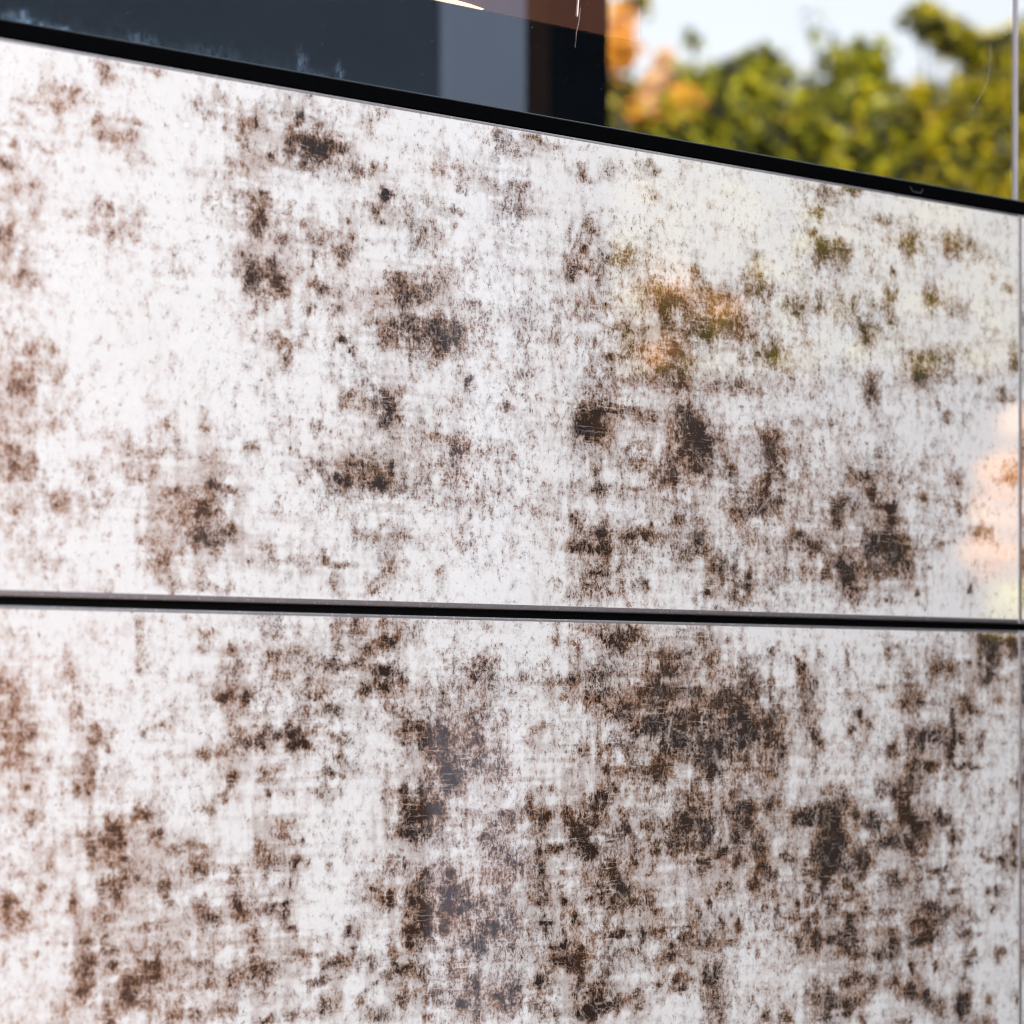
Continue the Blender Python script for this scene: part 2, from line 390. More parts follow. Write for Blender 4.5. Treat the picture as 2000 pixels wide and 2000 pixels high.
# ------------------------------------------------------------------ the print on the panels
# stains of the print; LOWER opens with marks painting the post's reflected stripe: x, z (mm on the wall), half width, half height (mm), strength (%)
UPPER = """
    1315,1731,102.6,53.1,20;1344,1587,144.9,89.3,18;1559,1574,130.3,71.0,20;1027,1590,96.2,81.3,10;980,1788,84.1,60.1,8;1101,1719,100.6,49.9,14;1625,1770,168.7,72.2,10;867,1562,65.2,46.4,10;804,1863,6.3,11.4,50;816,1860,10.5,4.6,35;839,1871,6.4,3.1,60;848,1872,4.3,3.1,60;762,1838,24.3,10.5,36;769,1837,3.3,5.2,50
    738,1831,8.0,5.6,30;783,1850,4.1,3.0,45;797,1829,2.9,4.5,65;820,1831,12.6,4.6,35;825,1822,7.6,5.3,55;812,1815,8.4,3.0,40;822,1811,12.7,3.8,40;818,1803,16.8,3.0,35;839,1803,7.7,4.6,30;732,1804,4.0,3.0,50;760,1802,7.3,2.6,50;761,1790,3.2,3.0,50;728,1786,6.3,3.7,60;746,1771,8.0,5.6,40
    750,1751,4.0,3.7,45;775,1757,5.7,4.5,45;728,1733,8.7,12.9,60;744,1733,3.2,9.3,35;734,1706,11.1,6.7,60;742,1705,8.0,3.7,70;797,1758,4.2,15.1,30;810,1765,6.3,3.0,35;835,1765,7.7,7.7,28;825,1748,16.9,9.5,22;892,1851,9.7,5.5,60;900,1864,3.6,5.5,50;909,1839,3.6,2.4,65;925,1842,5.4,11.0,65
    923,1830,8.1,8.7,45;927,1821,4.5,5.9,45;920,1812,9.0,5.9,40;877,1799,2.2,2.3,60;896,1801,3.1,3.5,65;895,1783,8.0,6.2,45;923,1783,6.3,7.1,42;933,1766,6.3,13.8,75;894,1752,5.3,3.9,40;920,1743,5.4,4.7,50;859,1735,6.1,6.9,40;865,1720,10.9,7.7,30;930,1725,9.0,9.9,60;964,1867,3.2,4.0,70
    983,1871,2.3,2.4,60;936,1844,4.5,3.2,70;945,1841,3.7,3.2,50;955,1856,13.8,4.0,40;974,1856,5.6,4.0,60;980,1832,16.3,15.2,76;1004,1835,11.8,6.5,62;985,1821,11.7,8.0,60;966,1834,5.6,10.0,60;945,1821,6.9,5.5,50;1023,1819,14.4,8.1,30;1042,1825,9.7,5.7,40;1049,1821,3.9,1.6,50;1040,1862,7.3,12.2,40
    1049,1868,9.7,4.9,30;1054,1804,6.8,3.7,88;1037,1793,9.7,4.9,40;1041,1790,4.8,5.7,45;1047,1792,1.9,2.5,70;1052,1784,2.4,3.3,60;941,1789,3.6,4.0,65;939,1775,10.0,8.7,70;936,1769,6.4,7.1,65;976,1773,4.2,4.8,75;1004,1769,7.1,4.8,60;985,1762,9.4,4.0,50;961,1758,9.2,4.8,50;1024,1766,3.8,4.1,60
    1019,1781,2.4,2.4,70;948,1728,12.8,12.7,70;955,1719,6.4,7.2,80;941,1708,9.1,7.9,55;985,1744,2.8,5.6,60;992,1725,9.4,4.8,45;1013,1751,8.6,8.1,40;1066,1739,10.8,7.4,70;1071,1729,9.9,7.4,55;1047,1726,7.3,3.3,50;1086,1726,10.0,10.3,45;1011,1709,7.6,4.0,65;980,1706,3.7,4.0,50;1052,1698,9.8,7.4,75
    1061,1697,8.8,4.9,70;1037,1699,3.9,3.3,65;1101,1703,30.2,8.3,44;952,1685,3.7,3.2,60;978,1685,3.7,3.2,50;1086,1786,15.0,10.3,40;1094,1804,5.0,4.1,50;1111,1833,22.8,10.4,35;1127,1831,9.2,5.9,42;1165,1863,13.1,10.6,42;1157,1828,5.2,5.9,50;1121,1802,7.1,3.3,40;1123,1788,2.5,2.5,60;1173,1803,15.8,17.0,34
    1104,1774,10.1,8.3,30;1134,1760,12.8,8.4,30;1116,1744,10.2,6.3,35;1202,1870,8.5,3.9,75;1184,1857,10.6,6.4,40;1224,1864,9.7,4.3,42;1252,1849,7.7,7.0,60;1279,1853,6.7,7.0,42;1310,1861,17.0,6.2,35;1326,1866,3.4,4.4,50;1335,1858,2.9,3.1,55;1186,1826,10.6,12.8,42;1192,1805,13.3,8.5,40;1259,1804,8.3,8.7,55
    1238,1798,4.4,2.6,50;1251,1782,13.7,8.7,40;1238,1767,7.6,9.5,58;1257,1765,11.0,2.2,60;1282,1776,16.8,6.1,45;1301,1783,4.5,7.9,55;1330,1837,6.9,6.7,40;1376,1776,7.1,6.3,70;1330,1766,4.6,4.4,55;1350,1752,20.3,9.8,74;1344,1734,8.1,11.2,78;1367,1743,5.9,9.0,72;1406,1756,12.0,6.4,62;1388,1763,10.7,6.3,60
    1412,1736,24.1,12.7,75;1394,1725,14.9,8.1,76;1427,1732,9.1,9.1,68;1296,1723,5.6,7.9,60;1320,1718,4.6,11.1,70;1313,1702,10.2,7.1,78;1356,1704,14.6,9.9,72;1344,1691,17.4,4.5,65;1359,1686,7.0,6.3,70;1290,1694,11.2,2.6,50;1248,1733,2.2,3.5,60;1262,1705,2.8,3.5,60;1452,1799,4.9,6.4,55;1452,1783,6.1,4.6,60
    1445,1771,12.3,11.5,42;1452,1712,3.1,2.3,70;1315,1680,25.7,6.6,45;1356,1677,17.5,9.0,50;1421,1680,21.2,4.6,52;1268,1642,19.4,16.6,66;1259,1628,13.8,6.5,55;1301,1650,11.3,6.2,62;1324,1645,14.3,8.9,72;1370,1651,14.7,9.0,82;1382,1629,11.8,20.3,94;1359,1623,10.5,11.2,68;1382,1607,8.3,4.5,95;1313,1611,11.4,11.1,45
    1317,1603,4.6,6.2,60;1344,1595,14.5,11.2,52;1351,1598,3.5,13.4,68;1270,1596,5.6,3.9,82;1269,1578,12.2,6.1,84;1418,1609,6.0,8.2,62;1421,1584,6.0,6.4,64;1243,1557,3.3,4.3,50;1246,1551,6.6,6.5,40;1268,1543,13.9,8.7,64;1279,1531,7.8,6.1,75;1248,1529,15.4,5.2,68;1313,1543,15.9,6.2,74;1328,1555,1.7,3.6,70
    1359,1558,8.8,5.4,64;1382,1539,8.3,11.3,78;1367,1525,10.6,6.3,74;1270,1511,11.1,5.2,62;1265,1495,19.4,8.7,44;1403,1515,8.4,9.1,82;1421,1518,6.0,5.5,74;1436,1500,12.2,13.7,52;1415,1572,10.8,6.4,58;1436,1568,11.0,5.5,62;1458,1579,18.5,9.2,50;1324,1499,3.4,3.6,80;1391,1496,4.8,3.6,78;1403,1567,71.9,54.4,18
    961,1680,18.5,4.0,55;961,1670,5.5,8.0,45;1011,1683,6.7,2.4,65;1023,1676,1.9,1.6,70;1059,1687,7.4,4.1,55;1054,1637,12.2,11.5,88;1066,1650,4.9,4.1,75;1052,1622,5.9,5.7,70;1064,1625,7.4,4.1,60;1023,1639,9.6,8.1,42;1014,1636,4.8,4.0,50;1066,1607,6.9,4.9,60;1054,1610,4.9,6.1,50;980,1586,7.5,6.4,45
    990,1615,3.8,3.2,50;965,1597,1.9,1.6,70;1005,1576,2.8,1.6,80;1023,1588,9.6,6.1,50;1040,1585,14.5,10.2,42;1058,1586,2.4,5.7,88;1037,1573,26.6,7.3,62;1008,1561,9.5,3.2,55;1074,1570,6.9,5.8,50;955,1550,9.2,6.4,35;936,1597,2.7,2.4,60;1030,1531,12.0,7.3,50;1066,1535,7.4,5.8,50;1049,1518,12.2,14.3,45
    1054,1512,6.8,5.7,55;943,1516,11.4,4.0,50;961,1507,27.7,3.2,55;996,1510,1.9,4.8,88;1012,1505,9.5,2.4,60;1004,1490,11.8,5.7,60;961,1493,6.5,4.0,45;1042,1491,9.7,6.1,45;1127,1609,40.9,8.4,37;1111,1583,30.4,25.0,28;1129,1533,12.8,10.5,35;1106,1505,8.1,4.2,52;1171,1641,7.3,3.4,58;1134,1661,1.5,3.4,70
    1136,1553,2.1,3.4,70;1096,1690,25.1,10.4,50;752,1654,4.0,4.5,50;765,1658,3.3,3.7,50;742,1631,16.0,14.8,42;738,1625,8.0,4.4,50;728,1584,7.9,4.4,55;746,1598,12.0,3.7,40;734,1573,15.9,9.2,35;857,1609,6.0,5.4,70;867,1593,6.1,4.6,64;887,1584,15.4,3.1,57;839,1587,14.9,11.5,64;829,1567,6.8,3.8,66
    845,1569,3.4,3.1,66;771,1549,6.5,7.5,55;797,1543,6.6,6.0,60;865,1556,9.5,4.6,86;896,1563,7.1,7.8,88;912,1558,8.9,3.1,72;883,1543,19.8,9.7,82;883,1525,21.9,7.8,74;898,1516,8.9,4.7,62;914,1531,4.5,3.9,66;842,1519,6.0,4.6,77;848,1505,8.6,8.5,66;854,1503,2.6,6.9,72;886,1497,4.0,3.5,77
    927,1506,1.8,1.6,80;889,1487,26.5,4.7,46;850,1538,10.7,3.8,40;746,1522,2.0,4.5,50;738,1533,5.6,7.4,40;746,1503,24.1,11.1,28;760,1487,2.0,3.0,50;889,1607,3.5,3.1,60;887,1621,3.5,7.8,45;930,1596,4.5,3.9,55;1468,1635,12.4,11.5,62;1464,1602,18.6,18.5,50;1581,1608,9.2,5.7,78;1559,1581,11.7,10.4,80
    1549,1567,7.8,8.5,74;1595,1590,8.0,6.7,68;1609,1581,13.4,2.9,68;1622,1563,9.4,14.4,84;1592,1547,13.3,14.3,90;1629,1544,20.3,16.9,93;1615,1524,26.8,8.6,78;1495,1548,8.8,7.4,68;1524,1542,11.5,6.6,65;1520,1533,5.1,3.7,74;1569,1513,13.1,19.0,84;1553,1527,9.1,5.7,62;1684,1548,9.7,3.9,62;1535,1513,5.1,3.8,62
    1501,1520,19.0,18.6,44;1615,1496,6.0,4.8,78;1654,1503,2.7,2.9,82;1726,1508,3.6,4.9,72;1670,1527,2.8,3.9,78;1659,1593,6.9,4.9,66;1680,1682,2.8,4.9,78;1691,1671,7.0,6.9,50;1673,1721,31.1,14.6,62;1659,1708,8.2,9.7,68;1592,1685,9.3,16.7,50;1776,1697,14.6,7.5,66;1740,1709,7.2,5.0,50;1794,1728,10.3,5.0,66
    1708,1613,8.4,4.9,50;1715,1586,7.1,4.9,50;1780,1619,14.6,10.0,62;1740,1563,14.3,6.9,64;1533,1867,12.9,9.4,55;1566,1873,11.8,4.7,62;1524,1847,6.4,3.8,50;1543,1818,16.1,8.5,52;1546,1809,19.4,9.4,40;1520,1828,5.1,3.7,55;1609,1850,10.7,4.8,50;1646,1830,9.5,14.5,50;1707,1837,21.1,10.8,74;1673,1782,9.7,9.8,76
    1708,1778,14.1,7.9,50;1622,1801,2.7,2.4,82;1780,1802,7.3,3.5,78;1619,1781,9.4,5.8,50;1501,1758,12.6,8.4,45;1527,1763,5.1,6.6,57;1498,1753,5.0,3.7,60;1566,1764,13.1,9.5,45;1622,1755,9.4,6.7,50;1585,1740,9.2,11.9,45;1464,1770,8.7,4.6,55;1470,1709,9.3,9.2,57;1791,1736,8.8,8.0,60
"""
LOWER = """
    1134,1374,41.0,42.0,13;1136,1286,45.2,50.4,17;1136,1197,45.2,54.6,20;1315,1386,142.5,79.7,20;1559,1219,162.9,85.2,22;867,1214,95.6,50.3,18;1027,1407,110.6,48.8,18;1232,1235,108.7,73.5,18;1694,1384,125.8,73.5,18;1101,1179,100.6,41.6,11;1403,1159,119.8,45.4,10;735,1466,2.0,3.0,60;740,1453,4.0,1.5,50;744,1446,2.0,5.6,40
    777,1433,3.3,5.3,45;779,1422,7.4,9.4,35;797,1448,4.2,3.0,45;834,1445,2.1,7.6,45;835,1430,4.3,6.9,40;886,1450,3.5,3.9,60;897,1454,4.0,3.5,60;885,1441,3.5,3.9,60;914,1423,6.3,8.6,66;912,1440,4.5,3.9,55;876,1416,4.4,1.9,70;907,1402,9.8,5.5,77;925,1403,6.3,4.7,62;870,1405,4.4,5.4,50
    722,1412,3.9,5.2,77;734,1409,3.2,6.7,55;732,1392,11.9,9.2,45;736,1373,10.0,6.7,62;748,1379,7.2,5.2,57;734,1359,9.9,5.5,50;795,1371,5.8,9.4,50;809,1361,3.3,2.3,55;792,1346,5.8,9.4,50;792,1333,2.1,6.8,60;780,1338,2.1,3.8,87;745,1338,2.0,3.0,70;838,1378,3.4,3.4,60;850,1379,6.0,2.3,50
    920,1366,7.2,9.8,72;887,1358,6.2,3.9,66;903,1360,11.1,3.9,55;915,1340,5.4,5.5,87;907,1325,7.1,5.5,82;892,1317,6.2,3.9,72;781,1397,8.2,7.5,35;834,1313,6.8,7.6,78;980,1432,28.0,6.4,72;950,1431,7.3,5.6,66;966,1437,6.5,5.6,66;1008,1442,2.9,12.1,78;1006,1427,6.6,5.7,72;1023,1458,8.6,11.4,82
    1011,1463,11.9,3.2,72;1052,1460,4.9,4.1,72;1057,1446,7.8,5.7,66;1071,1453,9.9,5.8,50;1035,1440,6.8,5.7,66;1023,1430,5.8,4.1,72;985,1405,7.5,4.0,57;1032,1405,6.8,2.4,66;1049,1422,8.8,5.7,62;1069,1418,9.9,7.4,66;1049,1409,14.6,4.1,50;1004,1393,6.6,3.2,62;1059,1395,6.9,4.1,45;1036,1388,2.4,4.1,62
    939,1370,7.3,7.1,78;952,1373,5.5,4.8,72;967,1371,5.6,11.2,82;979,1365,5.6,4.0,78;987,1377,1.9,4.0,66;1011,1369,7.6,4.9,50;1011,1356,3.8,3.2,66;1091,1370,12.5,13.3,75;1084,1383,7.0,4.1,62;1071,1374,3.0,8.2,55;1099,1358,7.0,5.8,66;1109,1366,7.6,14.6,46;1116,1337,10.2,10.4,61;941,1340,8.2,4.0,78
    944,1329,3.7,3.2,62;964,1328,5.5,3.2,50;1004,1341,19.0,3.2,55;994,1327,14.1,8.0,40;1086,1327,11.0,14.5,80;1069,1323,9.9,8.2,70;1079,1312,14.9,5.8,66;1052,1325,3.9,4.9,45;1142,1424,12.9,10.5,40;1142,1387,7.2,10.5,40;1147,1365,20.7,12.6,39;1157,1344,20.8,12.7,39;952,1461,13.8,7.9,30;961,1419,32.3,10.0,30
    1248,1438,3.8,6.1,66;1247,1447,5.5,2.6,62;1276,1456,22.3,9.6,57;1296,1448,6.8,6.2,75;1279,1452,7.8,4.4,66;1310,1459,10.2,5.3,57;1385,1451,5.9,5.9,90;1396,1458,2.4,6.3,78;1414,1455,2.4,2.3,87;1398,1438,7.8,9.1,80;1370,1443,11.8,2.2,62;1350,1439,16.3,4.5,74;1362,1430,16.4,8.1,93;1421,1426,18.1,6.4,74
    1270,1425,13.9,8.7,64;1268,1410,13.9,6.1,64;1344,1417,17.4,13.4,70;1365,1413,14.7,11.2,88;1442,1411,12.2,9.2,85;1415,1399,24.1,9.1,88;1412,1381,24.1,15.9,94;1439,1372,18.3,9.2,74;1270,1399,13.9,6.6,72;1304,1395,5.7,6.2,82;1287,1388,14.0,5.3,62;1321,1377,11.4,6.2,80;1335,1379,8.1,8.9,75;1367,1381,17.6,18.0,82
    1362,1363,17.6,11.2,84;1385,1354,14.8,11.3,80;1415,1354,15.1,9.1,80;1330,1406,17.2,8.9,52;1235,1414,5.4,3.5,66;1224,1416,9.7,3.4,50;1232,1401,4.3,6.1,57;1246,1414,5.5,3.5,62;1211,1378,3.8,4.3,62;1201,1376,4.3,4.3,62;1254,1356,11.0,4.3,70;1270,1360,3.3,13.1,57;1284,1360,6.7,11.0,66;1278,1340,5.6,6.1,88
    1301,1337,5.7,4.4,66;1221,1328,4.3,3.4,78;1246,1339,3.3,2.6,62;1279,1322,10.1,7.9,85;1262,1316,12.2,8.7,88;1262,1305,11.1,8.7,92;1237,1308,10.9,10.8,70;1216,1304,9.7,6.0,57;1197,1314,8.5,9.4,74;1338,1341,11.6,11.1,62;1394,1331,10.7,9.1,88;1373,1314,10.6,11.2,74;1388,1306,14.8,11.3,84;1427,1303,15.2,10.0,88
    1427,1335,10.9,18.3,68;1458,1339,15.4,13.8,42;1362,1386,81.9,49.3,25;1471,1446,3.7,4.6,87;1467,1413,3.1,18.5,72;1470,1385,7.5,8.3,78;1473,1367,11.2,10.2,78;1483,1355,7.5,4.6,66;1498,1439,2.5,1.9,87;1527,1444,5.1,3.3,66;1506,1429,5.1,8.4,62;1508,1415,7.6,9.3,50;1511,1390,8.9,11.7,50;1520,1408,3.2,9.4,62
    1562,1439,3.3,8.5,62;1615,1447,3.4,2.9,78;1627,1450,4.7,3.9,78;1615,1440,4.0,6.7,66;1642,1438,6.8,4.8,66;1642,1418,8.2,9.7,78;1639,1399,12.2,6.8,80;1656,1401,8.2,6.8,66;1605,1412,5.3,2.9,72;1694,1431,17.5,7.8,87;1677,1428,6.9,4.9,78;1684,1438,9.7,4.9,72;1724,1435,8.5,4.0,82;1740,1439,4.3,13.9,87
    1751,1429,10.1,7.0,80;1754,1449,11.5,12.4,87;1751,1461,14.4,5.0,82;1787,1454,8.8,12.5,87;1733,1463,8.6,5.0,62;1719,1401,9.9,5.9,62;1765,1403,5.8,5.0,72;1733,1389,12.8,4.0,62;1744,1419,28.7,5.0,45;1653,1384,3.4,2.9,92;1701,1377,3.5,14.7,78;1646,1370,6.8,14.5,78;1656,1355,5.5,12.1,85;1677,1365,12.5,7.8,82
    1698,1365,7.0,6.9,87;1712,1362,7.1,4.9,80;1700,1352,3.5,9.8,82;1619,1353,9.4,4.8,74;1592,1378,5.3,5.7,62;1568,1373,4.6,3.8,82;1579,1385,2.6,5.7,62;1744,1364,7.2,6.9,64;1740,1352,7.2,3.0,72;1769,1384,2.9,4.0,78;1520,1371,6.4,8.4,62;1538,1359,5.2,2.8,72;1527,1362,9.0,3.8,50;1522,1338,5.1,11.7,57
    1508,1334,3.2,4.2,92;1474,1334,3.1,2.8,87;1646,1336,8.2,7.7,84;1672,1336,9.7,5.8,84;1642,1322,9.5,8.7,80;1629,1307,12.2,7.7,74;1722,1336,17.7,2.0,72;1794,1319,3.7,10.1,82;1783,1321,2.9,5.0,66;1562,1309,10.4,7.6,92;1470,1307,11.2,9.2,74;1540,1317,9.0,5.6,50;1612,1313,13.4,6.7,62;1639,1293,9.5,6.8,72
    1520,1296,25.5,6.6,75;1543,1295,16.1,6.6,92;812,1293,9.2,17.1,87;795,1290,5.8,7.6,66;827,1273,6.8,6.9,87;814,1261,12.6,9.5,74;804,1240,6.7,4.5,66;789,1298,12.4,3.8,62;884,1274,14.1,8.5,94;876,1289,13.1,3.1,77;854,1259,7.8,7.7,90;861,1251,4.3,5.4,87;837,1265,6.0,3.1,77;885,1242,7.9,5.4,90
    896,1233,8.9,4.7,82;848,1301,6.0,6.1,70;916,1258,6.3,9.8,74;923,1240,6.3,9.8,74;912,1270,5.4,5.5,72;781,1251,4.1,6.0,77;785,1237,3.3,4.5,66;754,1263,3.2,3.7,66;728,1253,5.5,5.2,70;742,1244,4.0,3.7,50;730,1240,9.9,11.1,38;791,1224,5.8,5.3,74;805,1221,2.1,3.8,82;814,1215,4.2,3.8,74
    748,1215,1.6,3.3,87;771,1221,2.0,1.5,72;794,1207,4.1,3.8,94;791,1188,5.8,9.4,77;811,1204,4.2,3.0,62;789,1200,5.8,15.1,60;839,1190,9.4,9.6,92;827,1184,5.1,7.6,87;833,1176,8.5,5.4,82;842,1204,5.1,2.3,82;815,1188,3.4,3.0,72;851,1204,3.4,3.1,74;881,1203,8.8,3.1,80;889,1201,4.4,3.9,72
    865,1214,7.8,3.9,50;889,1185,11.0,9.7,57;916,1185,11.2,11.8,62;930,1198,6.3,7.9,72;775,1186,3.3,3.0,62;806,1172,4.2,3.0,66;775,1174,4.1,7.5,50;808,1162,5.0,3.8,77;846,1169,8.6,5.4,57;867,1163,6.1,3.9,45;907,1164,8.9,7.8,50;883,1160,7.9,5.4,57;746,1314,8.0,5.2,50;760,1280,4.1,3.0,72
    842,1232,10.7,3.1,50;1086,1310,19.9,5.0,78;1081,1302,14.9,1.2,82;1081,1294,17.4,5.8,70;1061,1296,5.9,7.4,62;957,1296,7.4,6.4,72;966,1307,9.3,2.0,66;941,1280,11.4,7.1,64;936,1289,4.5,5.5,77;969,1273,3.7,5.6,90;943,1272,8.2,4.8,62;981,1272,1.9,3.2,62;999,1272,3.8,4.0,57;975,1287,6.5,3.2,57
    948,1240,9.2,4.0,87;960,1230,4.1,7.2,90;965,1222,4.6,3.2,77;959,1242,4.6,2.0,82;965,1258,1.9,4.8,77;1070,1271,2.0,3.3,82;1059,1268,8.8,10.3,50;1091,1262,6.0,4.1,77;1090,1244,9.0,11.6,96;1081,1238,8.0,7.4,87;1092,1221,6.0,11.6,92;1054,1243,7.8,4.1,80;1042,1249,3.9,2.5,82;1059,1235,4.9,3.3,72
    1079,1209,6.9,8.3,80;1096,1204,6.0,4.2,57;1018,1217,3.3,4.1,72;1028,1218,2.9,5.7,50;1024,1202,2.4,2.8,82;971,1201,9.3,5.6,77;989,1202,3.8,3.2,72;1004,1193,6.6,4.0,66;996,1192,1.9,2.4,72;943,1189,10.0,11.9,80;939,1176,6.4,4.0,77;936,1217,2.7,7.9,62;989,1179,8.5,3.2,87;1009,1180,1.9,3.2,82
    1042,1175,4.9,2.0,77;1027,1192,24.0,4.9,40;1061,1188,5.9,12.3,74;1076,1182,12.4,6.2,62;1091,1175,7.0,4.1,57;1091,1159,12.5,8.3,80;1069,1158,6.9,4.9,72;1030,1161,6.7,5.7,66;999,1159,11.8,8.1,64;1047,1146,7.3,4.1,66;943,1152,5.5,4.0,82;966,1154,8.3,4.8,66;978,1154,2.8,2.0,77;1094,1142,6.0,4.1,77
    1116,1261,5.1,5.8,61;1157,1281,10.4,10.6,46;1116,1245,10.2,8.4,52;1109,1224,7.6,12.5,61;1129,1229,23.0,4.2,48;1145,1210,11.4,14.7,68;1142,1197,10.3,7.6,71;1157,1226,5.2,3.4,61;1171,1212,13.1,25.5,48;1142,1166,7.2,8.4,68;1171,1151,13.1,10.6,78;1127,1152,5.1,6.3,57;1173,1301,10.5,6.4,46;1142,1140,5.2,8.4,52
    1184,1263,11.6,10.7,66;1197,1245,5.3,8.6,62;1208,1298,7.5,8.6,82;1208,1253,6.4,12.9,94;1208,1275,6.4,8.6,78;1210,1234,6.4,7.7,78;1224,1276,10.8,4.3,72;1248,1286,9.9,12.2,95;1257,1271,9.9,6.1,98;1246,1299,11.0,6.1,84;1268,1299,7.8,4.4,78;1282,1254,10.1,12.3,87;1279,1285,11.2,4.4,62;1296,1236,11.3,7.0,92
    1301,1227,17.0,6.2,87;1324,1228,8.0,4.4,90;1324,1237,9.2,3.6,78;1273,1237,5.6,6.1,72;1296,1223,11.3,4.4,80;1333,1219,5.8,3.6,82;1301,1287,7.9,6.2,77;1310,1269,8.0,8.0,70;1307,1258,4.5,6.2,82;1330,1252,3.4,6.2,77;1333,1272,5.2,5.3,87;1324,1290,8.0,6.2,66;1297,1300,3.4,6.2,77;1370,1296,17.6,11.2,87
    1391,1286,10.7,15.8,90;1367,1273,20.5,9.0,82;1409,1265,10.8,5.5,92;1385,1255,11.9,5.4,77;1356,1278,8.2,11.2,74;1439,1294,11.0,9.2,84;1427,1280,8.5,9.1,72;1424,1255,8.5,5.5,92;1455,1252,8.6,8.3,87;1448,1238,9.8,8.3,82;1452,1270,12.3,9.2,66;1228,1257,3.3,1.7,92;1234,1233,2.7,4.3,87;1214,1210,2.7,6.9,94
    1213,1214,5.4,1.7,92;1242,1217,3.3,4.3,94;1229,1246,9.8,0.9,77;1259,1231,3.3,3.5,72;1313,1213,2.3,3.5,87;1383,1214,3.6,4.5,84;1394,1223,3.6,7.2,72;1389,1200,2.4,3.2,94;1409,1204,2.4,6.4,94;1427,1199,2.4,4.6,94;1405,1236,2.4,4.5,72;1418,1235,4.8,6.4,72;1416,1187,3.6,4.1,87;1421,1210,1.8,2.7,87
    1353,1211,4.7,3.6,72;1319,1197,2.3,5.3,98;1296,1200,16.9,2.2,77;1335,1199,10.4,5.3,62;1356,1200,8.2,2.7,66;1367,1190,8.2,5.4,77;1360,1189,1.8,2.7,92;1385,1189,23.7,8.1,46;1235,1194,6.5,5.2,77;1224,1192,10.8,2.2,66;1250,1187,2.2,5.2,87;1243,1178,10.9,6.1,87;1248,1167,4.4,10.9,82;1224,1179,10.8,6.0,72
    1213,1169,7.5,3.4,70;1206,1165,2.1,8.6,87;1248,1156,4.4,4.3,77;1353,1178,8.2,3.6,97;1349,1185,2.9,2.7,82;1370,1174,3.5,3.6,87;1307,1181,11.3,6.2,64;1284,1180,6.7,4.4,50;1359,1155,10.5,6.3,77;1397,1159,8.4,13.6,50;1392,1153,4.8,3.6,62;1282,1167,10.1,5.3,50;1268,1139,19.4,7.9,87;1290,1142,14.0,5.3,84
    1257,1134,7.7,4.4,82;1310,1147,5.7,2.7,82;1268,1155,13.9,4.4,66;1313,1136,5.7,3.5,72;1208,1144,10.7,6.0,66;1221,1134,7.6,4.3,62;1310,1129,4.5,2.2,87;1338,1152,5.8,3.6,57;1461,1116,3.1,3.7,72;1403,1131,12.0,18.1,44;1452,1174,3.1,4.6,66;1540,1274,12.9,18.8,98;1556,1271,9.1,8.5,92;1527,1263,9.0,8.4,87
    1543,1253,18.1,11.8,95;1520,1291,19.1,6.6,74;1612,1269,16.7,8.6,97;1592,1284,16.6,3.8,82;1585,1251,11.9,9.5,94;1595,1289,16.6,6.7,70;1619,1233,12.1,6.7,97;1629,1228,9.5,4.8,87;1649,1259,12.3,6.8,84;1656,1239,6.9,12.1,80;1656,1222,6.9,4.9,77;1642,1268,6.8,6.8,72;1575,1294,6.6,5.7,92;1642,1288,10.9,6.8,74
    1659,1278,9.6,12.1,72;1684,1291,9.7,4.9,77;1691,1286,5.6,5.9,82;1701,1271,4.2,6.9,94;1698,1252,2.8,4.9,82;1714,1268,3.5,3.9,77;1510,1245,5.7,10.3,87;1514,1228,3.2,4.7,90;1483,1259,3.8,3.7,77;1491,1255,6.3,3.7,72;1469,1240,6.2,4.6,66;1530,1239,9.0,6.6,74;1559,1229,9.1,3.8,77;1533,1228,7.7,5.6,66
    1677,1236,9.7,3.9,94;1691,1237,5.6,2.9,90;1691,1224,4.9,5.9,94;1700,1216,7.0,3.9,77;1520,1219,6.4,6.6,87;1533,1216,3.2,5.6,92;1546,1213,9.1,6.6,70;1566,1219,11.8,2.8,62;1522,1202,6.4,5.6,98;1520,1184,7.7,9.4,92;1524,1174,6.4,6.6,82;1514,1191,3.2,14.0,74;1566,1198,7.8,2.8,92;1585,1201,9.2,4.8,87
    1612,1200,9.4,4.8,80;1538,1204,6.4,6.6,77;1566,1186,10.5,9.5,94;1559,1177,9.1,9.5,96;1543,1182,6.5,3.8,90;1571,1174,6.6,4.7,87;1562,1167,13.1,3.8,77;1666,1190,20.7,14.6,74;1666,1175,11.0,4.9,77;1653,1171,8.2,4.8,66;1673,1204,13.8,6.8,57;1619,1178,6.7,12.0,62;1476,1210,2.5,4.6,97;1501,1215,3.2,1.9,87
    1503,1180,3.2,3.7,77;1505,1173,3.2,6.5,62;1698,1198,11.2,4.9,70;1722,1197,3.5,2.5,77;1733,1189,7.1,4.0,66;1719,1176,8.5,3.9,92;1717,1185,2.8,3.0,77;1740,1173,2.9,3.0,87;1726,1152,8.5,6.9,77;1765,1152,7.2,7.0,57;1751,1213,4.3,4.0,87;1762,1217,3.6,7.0,62;1757,1197,2.2,2.5,87;1783,1239,10.2,6.0,74
    1772,1244,7.3,5.0,66;1791,1263,8.8,12.6,57;1747,1247,5.7,4.0,50;1569,1140,16.4,7.6,87;1622,1137,6.7,6.7,80;1646,1147,3.4,4.8,87;1677,1145,5.5,4.9,77;1605,1160,20.0,6.7,57;1595,1136,6.6,6.7,62;1566,1117,16.3,8.5,92;1540,1121,11.6,8.5,82;1533,1108,16.1,6.6,77;1585,1125,9.2,3.8,80;1527,1132,16.0,11.7,62
